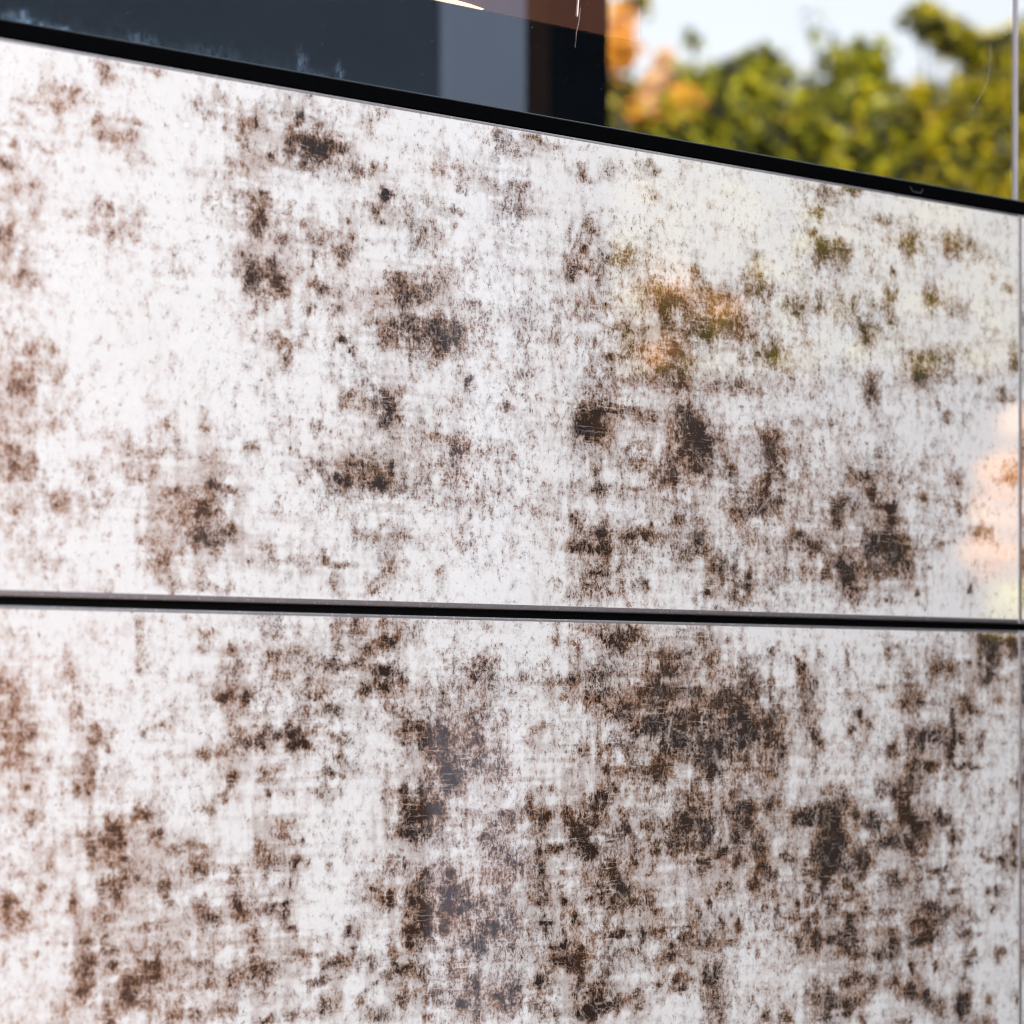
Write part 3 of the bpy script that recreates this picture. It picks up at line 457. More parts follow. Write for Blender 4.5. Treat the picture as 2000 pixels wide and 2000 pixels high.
    1489,1113,8.8,6.5,77;1642,1123,9.5,6.8,87;1666,1117,9.6,8.8,62;1639,1097,9.5,3.9,77;1582,1101,4.0,4.8,87;1712,1104,5.6,9.8,97;1722,1115,5.7,9.9,84;1751,1108,5.0,4.5,84;1744,1089,12.9,6.0,87;1794,1105,3.7,5.0,82;1684,1103,13.9,9.8,45
"""
# pale brush strokes of the print: points x,z (0.1 mm) | width (mm)
SCRATCH = """
    13182,14412 13355,14472 13499,14460 13587,14385|1.3
    13476,14549 13546,14439 13704,14382 13828,14442|1.4
    13029,14357 13154,14416|0.9
    13828,14383 13899,14434 14000,14481|1.4
    14546,14028 14639,13922 14732,13806 14800,13722|1.4
    14620,14120 14559,14028|1.4
    13534,13749 13651,13713 13763,13671|1.4
    12648,13817 12704,13707 12748,13619|0.9
    9754,14200 9885,14281 9988,14403|1.6
    9340,13550 9477,13635 9569,13690|1.6
    16941,14127 17152,14237 17329,14347|2.0
    16649,13494 16801,13590 16927,13667|1.5
    13598,17479 13569,17315 13604,17219 13657,17170|1.3
    13372,17020 13511,16960 13657,16910|1.8
    13822,17536 13911,17536 14018,17474|1.4
    13733,16682 13804,16750 13958,16834|1.8
    7788,12934 7870,12968 7978,12984|1.5
    8348,12661 8399,12705|1.5
    12670,11406 12787,11428 12882,11470|1.3
    11164,18211 11255,18264 11342,18343|1.7
    15854,12666 15788,12896|1.0
    16322,12688 16376,12613|1.9
    13851,13856 13863,13720|1.8
    13470,13678 13511,13857|2.2
    14030,13356 14066,12992|2.7
    14000,13560 14060,13401|3.2
    12899,12365 13097,12179|0.9
    12693,12637 12843,12368|1.3
    14120,12945 14150,12830|2.7
    14515,15692 15014,16158|1.4
    15141,15791 15268,15680|1.9
    8459,16065 8674,15917|1.5
    8297,16035 8450,15980|1.2
    8246,15288 8459,15236|1.5
    15722,15961 15854,15825|1.9
    16066,15692 16020,15474|1.4
    8545,15386 8653,15499|0.8
    8653,12872 8770,13023|1.9
    16390,11719 16492,11737|1.5
"""

def vnoise(shape, step, seed):
    """smooth value noise on a grid, step = cell size in grid points (per axis)"""
    r = np.random.default_rng(seed)
    h, w = shape
    gy, gx = int(h / step[0]) + 3, int(w / step[1]) + 3
    g = r.random((gy, gx))
    y = np.arange(h) / step[0]
    x = np.arange(w) / step[1]
    iy, ix = y.astype(int), x.astype(int)
    fy, fx = y - iy, x - ix
    fy = (fy * fy * (3 - 2 * fy))[:, None]
    fx = (fx * fx * (3 - 2 * fx))[None, :]
    a = g[iy][:, ix]
    b = g[iy][:, ix + 1]
    c = g[iy + 1][:, ix]
    d = g[iy + 1][:, ix + 1]
    return (a * (1 - fx) + b * fx) * (1 - fy) + (c * (1 - fx) + d * fx) * fy

def fbm(shape, step, seed, octaves=4, gain=0.55):
    out = np.zeros(shape)
    amp, tot = 1.0, 0.0
    for k in range(octaves):
        st = (max(step[0] / 2 ** k, 1.2), max(step[1] / 2 ** k, 1.2))
        out += amp * (vnoise(shape, st, seed + k * 17) - 0.5)
        tot += amp
        amp *= gain
    return out / tot

PERIOD = 0.71             # the printed pattern comes round again every 71 cm

def stain_field(X, Z, table, seed, cell, base=0.08):
    sh = X.shape
    s = 0.010 / cell
    WX = X + 0.011 * fbm(sh, (s, s), seed + 1) + 0.004 * fbm(sh, (s / 4, s / 4), seed + 2)
    WZ = Z + 0.013 * fbm(sh, (s, s), seed + 3) + 0.005 * fbm(sh, (s / 4, s / 4), seed + 4)
    keep = np.ones(sh)
    wide = np.ones(sh)
    xs, zs = X[0, :], Z[:, 0]
    marks = []
    for e in table.replace('\n', ';').split(';'):
        if not e.strip():
            continue
        x, z, rx, rz, st = [float(v) for v in e.split(',')]
        marks.append((x / 1e3, z / 1e3, max(rx, 1.6) / 1e3, max(rz, 1.8) / 1e3, st / 100))
        if x < 1408:
            marks.append((marks[-1][0] - PERIOD,) + marks[-1][1:])     # the print repeats along the facade
    for x, z, rx, rz, st in marks:
        i0, i1 = np.searchsorted(xs, (x - 4.2 * rx - 0.022, x + 4.2 * rx + 0.022))
        j0, j1 = np.searchsorted(zs, (z - 4.2 * rz - 0.024, z + 4.2 * rz + 0.024))
        if i1 <= i0 or j1 <= j0:
            continue
        dx = (WX[j0:j1, i0:i1] - x) / rx
        dz = (WZ[j0:j1, i0:i1] - z) / rz
        q = dx * dx + dz * dz
        keep[j0:j1, i0:i1] *= 1 - st * np.exp(-0.68 * q ** 1.1)
        hx, hz = 1.9 * rx + 0.005, 2.1 * rz + 0.006
        wide[j0:j1, i0:i1] *= 1 - 0.42 * st * np.exp(-((dx * rx / hx) ** 2 + (dz * rz / hz) ** 2))
    D = (1 - keep) * (0.86 + 0.14 * np.clip((X - 0.86) / 0.25, 0, 1))
    # general unevenness: brush drag upright and level, faint cloudy grime
    drag = fbm(sh, (0.050 / cell, 0.006 / cell), seed + 5, 3) + fbm(sh, (0.004 / cell, 0.05 / cell), seed + 6, 3)
    grime = fbm(sh, (0.045 / cell, 0.035 / cell), seed + 7, 5, 0.62)
    flake = fbm(sh, (0.016 / cell, 0.013 / cell), seed + 8, 4, 0.7)
    D = D + 0.34 * drag * (0.4 + D) + 1.05 * grime * (0.35 + D) + 0.85 * flake * (0.40 + D) * np.clip(0.9 + 2.5 * grime, 0.3, 1.6) + base
    halo = (1 - wide) * np.clip(1 + 1.6 * drag + 0.8 * flake, 0.2, 1.8)
    return D, halo

def scratch_field(X, Z):
    out = np.zeros(X.shape)
    xs, zs = X[0, :], Z[:, 0]
    for line in SCRATCH.strip().split('\n'):
        p, w = line.split('|')
        w = float(w) / 1e3 * 0.5
        pts = [tuple(float(v) / 1e4 for v in q.split(',')) for q in p.split()]
        for (ax, az), (bx, bz) in zip(pts[:-1], pts[1:]):
            i0, i1 = np.searchsorted(xs, (min(ax, bx) - 0.006, max(ax, bx) + 0.006))
            j0, j1 = np.searchsorted(zs, (min(az, bz) - 0.006, max(az, bz) + 0.006))
            if i1 <= i0 or j1 <= j0:
                continue
            px, pz = X[j0:j1, i0:i1] - ax, Z[j0:j1, i0:i1] - az
            vx, vz = bx - ax, bz - az
            t = np.clip((px * vx + pz * vz) / (vx * vx + vz * vz), 0, 1)
            d = np.hypot(px - t * vx, pz - t * vz)
            out[j0:j1, i0:i1] = np.maximum(out[j0:j1, i0:i1], np.clip(1.4 - d / w, 0, 1))
    return out

def grid_mesh(name, x0, x1, z0, z1, y, cell):
    nx, nz = max(2, int(round((x1 - x0) / cell)) + 1), max(2, int(round((z1 - z0) / cell)) + 1)
    xs, zs = np.linspace(x0, x1, nx), np.linspace(z0, z1, nz)
    X, Z = np.meshgrid(xs, zs)
    co = np.empty((nx * nz, 3), np.float32)
    co[:, 0], co[:, 1], co[:, 2] = X.ravel(), y, Z.ravel()
    i = (np.arange(nz - 1)[:, None] * nx + np.arange(nx - 1)[None, :]).ravel()
    q = np.stack([i, i + 1, i + 1 + nx, i + nx], 1).astype(np.int32)      # normal towards -y
    me = bpy.data.meshes.new(name)
    me.vertices.add(len(co))
    me.vertices.foreach_set('co', co.ravel())
    me.loops.add(q.size)
    me.loops.foreach_set('vertex_index', q.ravel())
    me.polygons.add(len(q))
    me.polygons.foreach_set('loop_start', np.arange(0, q.size, 4, dtype=np.int32))
    me.update(calc_edges=True)
    return me, X, Z

def put_color(me, name, r, g, b, a4):
    a = me.attributes.new(name, 'FLOAT_COLOR', 'POINT')
    v = np.ones((len(me.vertices), 4), np.float32)
    v[:, 0], v[:, 1], v[:, 2], v[:, 3] = r.ravel(), g.ravel(), b.ravel(), a4.ravel()
    a.data.foreach_set('color', v.ravel())

R_EDGE = 0.0040          # the panels' rounded grey edge
THICK = 0.018

def edge_mesh(name, x0, x1, z0, z1, r_top, r_bot, r_side):
    """rounded edge running round a panel and its back: outer size, the printed face lies inside it at y = 0"""
    bm = bmesh.new()
    rings = []
    N = 5
    for k in range(N + 1):
        a = k / N * math.pi / 2
        o, y = math.sin(a), (1 - math.cos(a))
        rings.append([bm.verts.new((x0 + r_side * (1 - o), r_side * y, z0 + r_bot * (1 - o))), bm.verts.new((x1 - r_side * (1 - o), r_side * y, z0 + r_bot * (1 - o))),
                      bm.verts.new((x1 - r_side * (1 - o), r_side * y, z1 - r_top * (1 - o))), bm.verts.new((x0 + r_side * (1 - o), r_side * y, z1 - r_top * (1 - o)))])
    rings.append([bm.verts.new((x, THICK, z)) for x, z in ((x0, z0), (x1, z0), (x1, z1), (x0, z1))])
    for a, b in zip(rings[:-1], rings[1:]):
        for k in range(4):
            bm.faces.new((a[k], b[k], b[(k + 1) % 4], a[(k + 1) % 4]))
    bm.faces.new(rings[-1])
    bmesh.ops.recalc_face_normals(bm, faces=bm.faces)
    me = bpy.data.meshes.new(name)
    bm.to_mesh(me)
    bm.free()
    for p in me.polygons:
        p.use_smooth = len(p.vertices) == 4 and p.area < 0.05 and abs(p.center.y) < R_EDGE
    return me

# ------------------------------------------------------------------ the facade
facade = empty('facade_wall', (0, 0, 0), 'glossy facade clad in white panels with worn brown stains', 'wall')

def panel(x0, x1, z0, z1, table, seed, cell, r_top=0.0026, r_bot=0.0041, label=None, dx=0.0, dz=0.0):
    e = 0.0012
    me, X, Z = grid_mesh('panel', x0 + e, x1 - e, z0 + r_bot, z1 - r_top, 0.0, cell)
    D, halo = stain_field(X - dx, Z - dz, table, seed, cell, 0.045 + 0.045 * np.clip((X - 0.95) / 0.25, 0, 1) if z1 > 1.8 else 0.095)
    S = scratch_field(X - dx, Z - dz) if table else np.zeros(X.shape)
    warm = np.clip((0.98 - X) / 0.30, 0, 1) * 0.62 + 0.25 * np.clip(1.6 * fbm(X.shape, (0.06 / cell, 0.06 / cell), seed + 40, 3) + 0.1, 0, 1)  # left-hand light veil put into the stain colour, plus random warm tone
    put_color(me, 'stain', np.clip(D, -0.2, 1.2) + 0.02 * halo, S, np.clip(warm, 0, 1), np.clip(halo, 0, 1))
    o = link('panel', me, M_PANEL, facade)
    if label:
        o['label'] = label
    link('edge_trim', edge_mesh('edge_trim', x0, x1, z0, z1, r_top, r_bot, e), M_EDGE, o)
    return o

XL, XR = 0.560, 1.7948
ZT, ZS0, ZS1 = 1.8772, 1.4755, 1.4686          # top of the upper row, upper and lower lip of the seam
panel(XL, XR, ZS0, ZT, UPPER, 100, 0.0016, label='upper panel, paler, under the glass')
panel(XL, XR, 1.0620, ZS1, LOWER, 200, 0.0016, label='lower panel with the large dark stains')
# the panels that go on to either side, and the row below
for x0, x1 in ((XR + 0.0026, XR + 0.0026 + 1.232), (XL - 0.006 - 1.232, XL - 0.006)):
    panel(x0, x1, ZS0, ZT, UPPER, 300 + int(x0 * 10), 0.004, dx=x0 - XL)
    panel(x0, x1, 1.0620, ZS1, LOWER, 400 + int(x0 * 10), 0.004, dx=x0 - XL)
for i, (x0, x1) in enumerate(((XL - 0.006 - 1.232, XL - 0.006), (XL, XR), (XR + 0.0026, XR + 0.0026 + 1.232))):
    panel(x0, x1, 0.600, 1.0551, LOWER, 500 + i * 7, 0.006, dx=x0 - XL + 0.3, dz=-0.42)
    panel(x0, x1, 0.140, 0.5931, UPPER, 540 + i * 7, 0.006, dx=x0 - XL, dz=-1.30)
X_END0, X_END1 = XL - 0.006 - 1.232, XR + 0.0026 + 1.232
for z0, z1 in ((ZS1 - 0.004, ZS0 + 0.004), (1.051, 1.066), (0.589, 0.604)):
    link('seam_channel', box_mesh('seam_channel', (X_END0, 0.0185, z0), (X_END1, 0.024, z1)), M_BLACK, facade)
for x, w in ((XL - 0.003, 0.0027), (XR + 0.0013, 0.0009)):
    for z0, z1 in ((0.14, 0.5931), (0.600, 1.0551), (1.062, ZS1), (ZS0, 1.8770)):
        link('joint_strip', box_mesh('joint_strip', (x - w, 0.0012, z0), (x + w, 0.0178, z1), 0.0005), M_STRIP, facade)
link('backing_wall', box_mesh('backing_wall', (X_END0, 0.025, 0.0), (X_END1, 0.16, 1.874)), M_STONE, facade)
link('plinth', box_mesh('plinth', (X_END0, 0.006, 0.0), (X_END1, 0.0245, 0.1395)), M_STONE, facade)
link('upper_wall', box_mesh('upper_wall', (X_END0, 0.0, 2.66), (X_END1, 0.16, 2.95)), M_STONE, facade)
link('coping', box_mesh('coping', (X_END0 - 0.02, -0.03, 2.9503), (X_END1 + 0.02, 0.19, 2.99), 0.004), M_ALU, facade)

# ------------------------------------------------------------------ the window above the panels
ZG0, ZG1 = 1.8900, 2.655
window = empty('window', (0, 0, 0), 'reflective dark glass window above the stained panels, mirroring trees and sky', 'window')

def pane(x0, x1, cell, dusty):
    me, X, Z = grid_mesh('glass_pane', x0, x1, ZG0 - 0.006, ZG1, 0.006, cell)
    d = np.zeros(X.shape)
    if dusty:
        n = fbm(X.shape, (0.006 / cell, 0.010 / cell), 61, 3)
        foot = np.exp(-np.maximum(Z - ZG0, 0) / (0.006 * (1 + 2.4 * np.clip(n + 0.2, 0, 1))))
        d += 0.10 * foot * np.clip((1.25 - X) / 0.5, 0, 1)
        for x, z, rx, rz, s in ((0.752, 1.8915, 0.020, 0.004, 0.85), (0.743, 1.898, 0.003, 0.005, 0.5), (0.774, 1.8925, 0.005, 0.003, 0.9), (0.838, 1.8935, 0.013, 0.006, 0.34),
                                (0.735, 1.8950, 0.010, 0.004, 0.3), (0.978, 1.8960, 0.004, 0.011, 0.42), (1.013, 1.8940, 0.003, 0.010, 0.40), (0.99, 1.892, 0.012, 0.004, 0.25), (0.90, 1.894, 0.03, 0.006, 0.14)):
            q = ((X - x + 0.006 * n) / rx) ** 2 + ((Z - z + 0.004 * n) / rz) ** 2
            d = np.maximum(d, s * np.exp(-q))
    a = me.attributes.new('dust', 'FLOAT', 'POINT')
    a.data.foreach_set('value', np.clip(0.6 * d, 0, 1).astype(np.float32).ravel())
    return link('glass_pane', me, M_GLASS, window)

pane_main = pane(XL + 0.002, 1.7952, 0.0022, True)
pane(1.7970, X_END1, 0.02, False)
pane(X_END0, XL - 0.002, 0.02, False)
for x in (1.7961, XL):
    link('glazing_bar', box_mesh('glazing_bar', (x - 0.0009, 0.0030, ZG0 + 0.0016), (x + 0.0009, 0.012, ZG1), 0.0003), M_ALU, window)
link('gasket', box_mesh('gasket', (X_END0, 0.0006, 1.8779), (X_END1, 0.0054, 1.8898), 0.0012, 3), M_GASKET, window)
link('gasket', box_mesh('gasket', (X_END0, -0.0030, 2.642), (X_END1, 0.0050, 2.656), 0.0012, 3), M_GASKET, window)
link('gasket_highlight', box_mesh('gasket_highlight', (X_END0, 0.0002, 1.88985), (X_END1, 0.0056, 1.8912), 0.0005, 2), plain('teal_highlight', (0.022, 0.031, 0.036), 0.35, 0.35, 0.3, 60), window)  # lighter teal strip paints the sky's highlight along the top of the rubber
# small raised moulding mark on the rubber
mk = bmesh.new()
def seg(bm, p, q, w=0.0005):
    (ax, az), (bx, bz) = p, q
    d = Vector((bx - ax, 0, bz - az)).normalized()
    n = Vector((-d.z, 0, d.x)) * w
    v = [bm.verts.new((c.x, y, c.z)) for y in (0.0001, 0.0008) for c in (Vector((ax, 0, az)) - n, Vector((bx, 0, bz)) - n, Vector((bx, 0, bz)) + n, Vector((ax, 0, az)) + n)]
    for f in ((0, 1, 2, 3), (7, 6, 5, 4), (0, 4, 5, 1), (1, 5, 6, 2), (2, 6, 7, 3), (3, 7, 4, 0)):
        bm.faces.new([v[i] for i in f])
seg(mk, (1.6445, 1.8855), (1.6480, 1.8815))
seg(mk, (1.6480, 1.8815), (1.6590, 1.8815))
seg(mk, (1.6590, 1.8815), (1.6615, 1.8855))
bmesh.ops.recalc_face_normals(mk, faces=mk.faces)
me = bpy.data.meshes.new('moulding_mark')
mk.to_mesh(me)
mk.free()
link('moulding_mark', me, plain('dull_rubber', (0.016, 0.017, 0.019), 0.6), window)
# hair-thin scuffs on the pane
for pts, r in (([(1.2526, 0.0052, 2.0010), (1.2521, 0.0052, 1.9930), (1.2512, 0.0052, 1.9832), (1.2510, 0.0052, 1.9815)], (0.00055, 0.0006, 0.00075, 0.0002)),
               ([(1.2545, 0.0054, 1.9900), (1.2528, 0.0054, 1.9770), (1.2505, 0.0054, 1.9690), (1.2490, 0.0054, 1.9550)], (0.00006, 0.0001, 0.00009, 0.00005))):
    link('scuff', tube_mesh('scuff', pts, r, 6), M_SCUFF, pane_main)
b = NB('faint_scuff')
b.set(Base_Color=(0.62, 0.62, 0.55), Roughness=0.7, Alpha=0.07)
M_FAINT = b.m
arc = []
for k in range(10):
    t = k / 9
    arc.append((1.7600 + 0.0015 * math.sin(t * 3) - 0.026 * t ** 2.4, 0.0054, 2.040 - 0.066 * t))
link('scuff', tube_mesh('scuff', arc, [0.0006] * 10, 6), M_FAINT, pane_main)

# dim room behind the glass, with a copper-brown board standing close to the pane
room = empty('dark_room', (0, 0, 0), 'dim interior behind the reflective glass', 'room')
room['kind'] = 'structure'
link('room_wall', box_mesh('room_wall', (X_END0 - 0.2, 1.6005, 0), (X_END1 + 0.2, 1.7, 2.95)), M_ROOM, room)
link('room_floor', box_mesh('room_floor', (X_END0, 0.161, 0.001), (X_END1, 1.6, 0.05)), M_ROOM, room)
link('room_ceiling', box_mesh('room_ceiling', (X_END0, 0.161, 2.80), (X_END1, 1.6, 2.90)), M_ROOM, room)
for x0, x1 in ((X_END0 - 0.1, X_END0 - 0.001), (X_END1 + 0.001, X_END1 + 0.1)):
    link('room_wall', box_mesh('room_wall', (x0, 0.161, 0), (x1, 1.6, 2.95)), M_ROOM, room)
board = empty('copper_board', (1.21, 0.02, 1.9757), 'copper brown board just behind the glass, level lower edge', 'board')
bd = link('plank', box_mesh('plank', (-0.128, 0.0, 0.0), (0.122, 0.003, 0.34), 0.0006), M_COPPER, board)
# glint along its lower edge, made as a thin glowing lens at the left end
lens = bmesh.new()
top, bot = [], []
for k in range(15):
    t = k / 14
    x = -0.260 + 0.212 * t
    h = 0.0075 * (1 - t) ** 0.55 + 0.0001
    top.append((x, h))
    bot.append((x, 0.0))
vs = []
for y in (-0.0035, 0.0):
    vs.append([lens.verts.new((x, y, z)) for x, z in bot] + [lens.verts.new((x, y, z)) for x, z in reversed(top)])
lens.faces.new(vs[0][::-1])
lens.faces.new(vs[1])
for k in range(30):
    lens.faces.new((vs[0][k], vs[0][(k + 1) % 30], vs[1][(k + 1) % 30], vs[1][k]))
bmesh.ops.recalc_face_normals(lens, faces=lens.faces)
me = bpy.data.meshes.new('glint_lens')
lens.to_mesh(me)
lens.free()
b = NB('warm_glint')
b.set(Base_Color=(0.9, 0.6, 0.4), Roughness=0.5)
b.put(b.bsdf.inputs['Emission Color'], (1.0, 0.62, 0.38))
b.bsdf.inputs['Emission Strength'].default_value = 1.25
glint_ob = link('glint_lens', me, b.m, board)

# ------------------------------------------------------------------ what stands across the yard and is mirrored, and surfaces added for the light
gate = empty('dark_gate_wall', (1.3, -1.6, 0), 'tall navy wall end with a blue grey post, mirrored in the glass', 'wall')
link('navy_panel', box_mesh('navy_panel', (-0.06, -0.10, 0), (0.9090, 0, 3.3), 0.004), M_NAVY, gate)
link('grey_post', box_mesh('grey_post', (0.9095, -0.115, 0), (1.0760, 0.012, 3.3), 0.004), M_GREY, gate)
link('charcoal_frame', box_mesh('charcoal_frame', (1.0765, -0.10, 0), (1.137, -0.004, 3.3), 0.003), M_CHAR, gate)
link('blue_black_frame', box_mesh('blue_black_frame', (1.1375, -0.10, 0), (1.2600, 0.0, 3.3), 0.003), M_INK, gate)

slab_ob = empty('added_slab', (2.2535, -1.5875, 0), 'added pale lavender grey cabinet standing before the grey post', 'slab')  # added to strengthen the pale stripe reflected in the lower panel
link('slab_body', box_mesh('slab_body', (-0.085, 0.0, 0.06), (0.085, 0.0275, 1.352), 0.004), plain('lavender_paint', (0.70, 0.76, 0.95), 0.6, 0.3, 0.05, 6), slab_ob)
link('slab_top', box_mesh('slab_top', (-0.087, 0.0, 1.3525), (0.087, 0.030, 1.374), 0.004), plain('lavender_lid', (0.52, 0.58, 0.78), 0.6, 0.3, 0.05, 6), slab_ob)
link('slab_base', box_mesh('slab_base', (-0.082, 0.0, 0), (0.082, 0.024, 0.0595)), M_CHAR, slab_ob)

g = link('ground', box_mesh('ground', (-300, -300, -0.5), (300, 300, 0.0)), M_GROUND)
tag(g, 'grey paving in front of the facade', None, None, 'structure')

tt = link('terracotta_bounce', box_mesh('terracotta_bounce', (-5.0, -4.0, 0.0), (0.22, -0.02, 0.012)), plain('terracotta', (0.48, 0.25, 0.15), 0.85, 0.2, 0.2, 6, 0, 0.4))  # unseen sheet added so warm sunlight bounces onto the left panels
tag(tt, 'terracotta sheet added at the left end of the facade for warm bounce light', None, None, 'structure')

sw = empty('shade_wall', (X_END1 + 0.02, 0, 0), 'dark wall added at the right end of the facade to dim the panels', 'wall')  # unseen wall, added to shade the right part of the panels
link('wall_body', box_mesh('wall_body', (0.0, -0.95, 0), (0.15, 0.16, 2.9), 0.004), M_CHAR, sw)

# hedge: leaf sprays in ellipsoids, px-free world positions
def leaf_mesh(name, blobs, size, seed, lean=0.0):
    r = np.random.default_rng(seed)
    P, S = [], []
    for (x, y, z, rx, ry, rz, n) in blobs:
        v = r.normal(size=(n, 3)) * 0.58
        ln = np.linalg.norm(v, axis=1)
        v *= (np.minimum(ln, 1.5) / ln)[:, None]
        P.append(np.array((x, y, z)) + v * np.array((rx, ry, rz)))
    P = np.concatenate(P)
    n = len(P)
    nn = r.normal(size=(n, 3))
    nn = nn / np.linalg.norm(nn, axis=1)[:, None] + lean * np.array(sd)
    nn /= np.linalg.norm(nn, axis=1)[:, None]
    a = np.cross(nn, r.normal(size=(n, 3)))
    a /= np.linalg.norm(a, axis=1)[:, None]
    c = np.cross(nn, a)
    L = size * (0.7 + 0.6 * r.random((n, 1)))
    Wd = L * 0.36
    v = np.stack([P - a * L * 0.5, P + c * Wd + nn * L * 0.08, P + a * L * 0.5, P - c * Wd + nn * L * 0.08], 1).reshape(-1, 3).astype(np.float32)
    me = bpy.data.meshes.new(name)
    me.vertices.add(len(v))
    me.vertices.foreach_set('co', v.ravel())
    me.loops.add(n * 4)
    me.loops.foreach_set('vertex_index', np.arange(n * 4, dtype=np.int32))
    me.polygons.add(n)
    me.polygons.foreach_set('loop_start', np.arange(0, n * 4, 4, dtype=np.int32))
    me.update(calc_edges=True)
    return me

# a point across the yard: s metres along the hedge line from its left end, h metres up, o metres out from it
H0, HD = Vector((5.45, -5.55, 0)), Vector((0.809, 0.589, 0))
HN = Vector((-0.589, 0.809, 0))
def hp(s, h, o=0.0):
    return H0 + HD * s + HN * o + Vector((0, 0, h))

def shrub(s, label, body_h, clumps, mat, group='shrubs of the mirrored hedge', width=0.24, lsize=0.05, o=0.0):
    base = hp(s, 0, o)
    root = empty('shrub', base, label, 'shrub', group)
    blobs = []
    k = 0
    z = 0.25
    while z < body_h:
        q = HD * rnd.uniform(-0.08, 0.08) + HN * rnd.uniform(-0.15, 0.1)
        blobs.append((q.x, q.y, z, width, width, 0.2, 1700))
        z += 0.2
    extra = {}
    stems = [[(0, 0, 0), (0.02, 0.01, body_h * 0.5), (0.0, 0.0, body_h * 0.97)]]
    for c in clumps:
        ds, h, r, n = c[:4]
        m = c[4] if len(c) > 4 else None
        q = HD * ds + (HN * 0.22 if m else HN * 0.0)
        item = (q.x, q.y, h, r * 1.15, r * 1.2, r * (c[5] if len(c) > 5 else 1.0), int(n * 1.6))
        (blobs if m is None else extra.setdefault(m, [])).append(item)
        stems.append([(0, 0, body_h * 0.6), (q.x * 0.6, q.y * 0.6, (h + body_h * 0.6) * 0.5), (q.x, q.y, h)])
    link('foliage', leaf_mesh('foliage', blobs, lsize, int(s * 100) + 5, 1.2), mat, root)
    for i, (m, bl) in enumerate(extra.items()):
        link('autumn_foliage', leaf_mesh('autumn_foliage', bl, lsize, int(s * 100) + 50 + i, 4.0), {'o': L_ORANGE, 'p': L_PEACH, 'l': L_LIME}[m], root)
    for i, st in enumerate(stems):
        r0 = 0.03 if i == 0 else 0.012
        link('stem', tube_mesh('stem', st, (r0, r0 * 0.7, r0 * 0.35), 7), M_BARK, root)
    return root

shrub(0.22, 'shrub with orange and peach sprays beside the dark frame', 3.58, [(-0.01, 3.80, 0.055, 130, 'o', 1.7), (0.10, 3.58, 0.035, 60, 'p'), (0.12, 3.64, 0.03, 50, 'p'), (0.145, 3.70, 0.025, 36, 'p'), (0.165, 3.75, 0.02, 20, 'p'), (0.06, 4.00, 0.05, 40), (-0.06, 4.1, 0.05, 40), (0.08, 3.60, 0.09, 220), (-0.03, 3.66, 0.08, 150)], L_YELLOW)
shrub(0.46, 'shrub with orange tips low on both sides', 3.56, [(-0.04, 3.62, 0.07, 150), (0.06, 3.68, 0.07, 160), (-0.07, 2.90, 0.07, 110, 'o'), (0.14, 2.80, 0.06, 80, 'o'), (-0.10, 2.66, 0.05, 50, 'o'), (-0.04, 3.60, 0.03, 70, 'o'), (0.00, 3.58, 0.04, 120, 'o'), (0.05, 3.86, 0.035, 10), (-0.02, 3.76, 0.05, 16), (-0.14, 3.56, 0.04, 60, 'o'), (0.08, 3.56, 0.07, 150)], L_GREEN)
shrub(0.72, 'yellow green shrub with two rounded tips', 3.58, [(-0.05, 3.72, 0.075, 200), (0.04, 3.74, 0.075, 190), (0.02, 3.62, 0.1, 260)], L_GREEN)
shrub(1.08, 'shrub with a round open top against the sky', 3.58, [(-0.10, 3.66, 0.06, 120), (-0.12, 3.90, 0.06, 12), (-0.06, 3.80, 0.05, 16), (0.02, 3.74, 0.06, 130), (0.08, 3.80, 0.06, 130), (0.10, 3.68, 0.06, 120), (0.0, 3.60, 0.10, 220)], L_GREEN)
shrub(1.45, 'shrub with a long arching branch at its top', 3.58, [(-0.09, 3.95, 0.05, 110), (-0.04, 3.91, 0.05, 110), (0.02, 3.88, 0.05, 110), (0.08, 3.85, 0.055, 110), (0.14, 3.81, 0.06, 130), (0.21, 3.80, 0.07, 190), (0.28, 3.84, 0.07, 160), (-0.12, 3.62, 0.08, 170), (0.14, 3.64, 0.09, 200)], L_YELLOW)
shrub(1.80, 'broad shrub with orange patches at the hedge end', 3.66, [(-0.05, 3.74, 0.08, 200), (0.08, 3.80, 0.09, 200), (0.0, 3.70, 0.12, 260)], L_YELLOW)
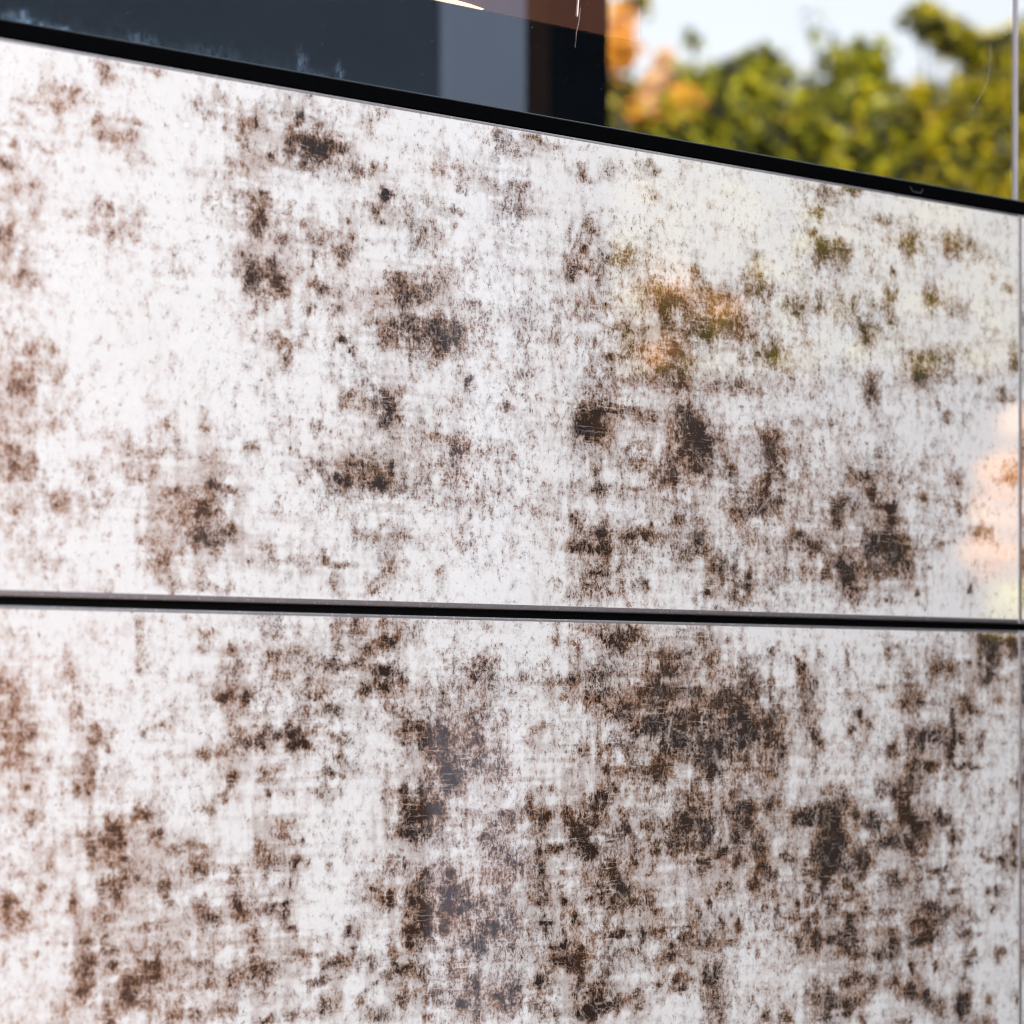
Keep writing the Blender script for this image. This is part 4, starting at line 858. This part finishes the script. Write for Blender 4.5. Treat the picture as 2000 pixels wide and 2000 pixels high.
shrub(2.16, 'tallest shrub closing the hedge', 3.9, [(0.0, 4.2, 0.2, 400)], L_GREEN)
# a low dark boundary wall hides the foot of the hedge
bw = empty('boundary_wall', hp(1.2, 0, 0.62), 'dark rendered boundary wall in front of the hedge', 'wall')
bw.rotation_euler = (0, 0, math.atan2(HD.y, HD.x))
link('wall_body', box_mesh('wall_body', (-1.9, -0.06, 0), (1.6, 0.06, 2.50), 0.004), plain('dark_render', (0.016, 0.013, 0.012), 0.9, 0.1, 0.2, 6, 0, 0.4), bw)
link('coping', box_mesh('coping', (-1.92, -0.08, 2.5003), (1.62, 0.08, 2.54), 0.004), plain('dark_coping', (0.02, 0.018, 0.016), 0.8, 0.2), bw)
# autumn bush in front, low and bright
aut = empty('autumn_bush', (5.275, -3.16, 0), 'bright peach and orange autumn bush nearer than the hedge', 'bush')
bl_p, bl_o, bl_l = [], [], []
AD = Vector((0.809, 0.589, 0))
for s, z, r, n, w in ((0.03, 2.18, 0.038, 70, 'p'), (0.08, 2.13, 0.05, 120, 'p'), (-0.02, 2.03, 0.045, 90, 'o'), (-0.045, 1.93, 0.042, 100, 'p'), (-0.06, 1.82, 0.042, 100, 'o'), (0.10, 2.0, 0.045, 100, 'p'),
                      (0.11, 1.78, 0.035, 50, 'p'), (0.0, 1.67, 0.045, 90, 'l'), (0.09, 1.66, 0.05, 80, 'p')):
    q = AD * s
    {'p': bl_p, 'o': bl_o, 'l': bl_l}[w].append((q.x, q.y, z, r * 1.05, r * 1.05, r * 1.15, n * 2))
link('peach_foliage', leaf_mesh('peach_foliage', bl_p, 0.07, 71, 5.0), L_PEACH, aut)
link('orange_foliage', leaf_mesh('orange_foliage', bl_o, 0.07, 72, 5.0), L_ORANGE, aut)
link('lime_foliage', leaf_mesh('lime_foliage', bl_l, 0.07, 73, 5.0), L_LIME, aut)
link('stem', tube_mesh('stem', [(0.05, 0.03, 0), (0.04, 0.02, 1.1), (0.0, 0.0, 2.15)], (0.03, 0.02, 0.008), 8), M_BARK, aut)
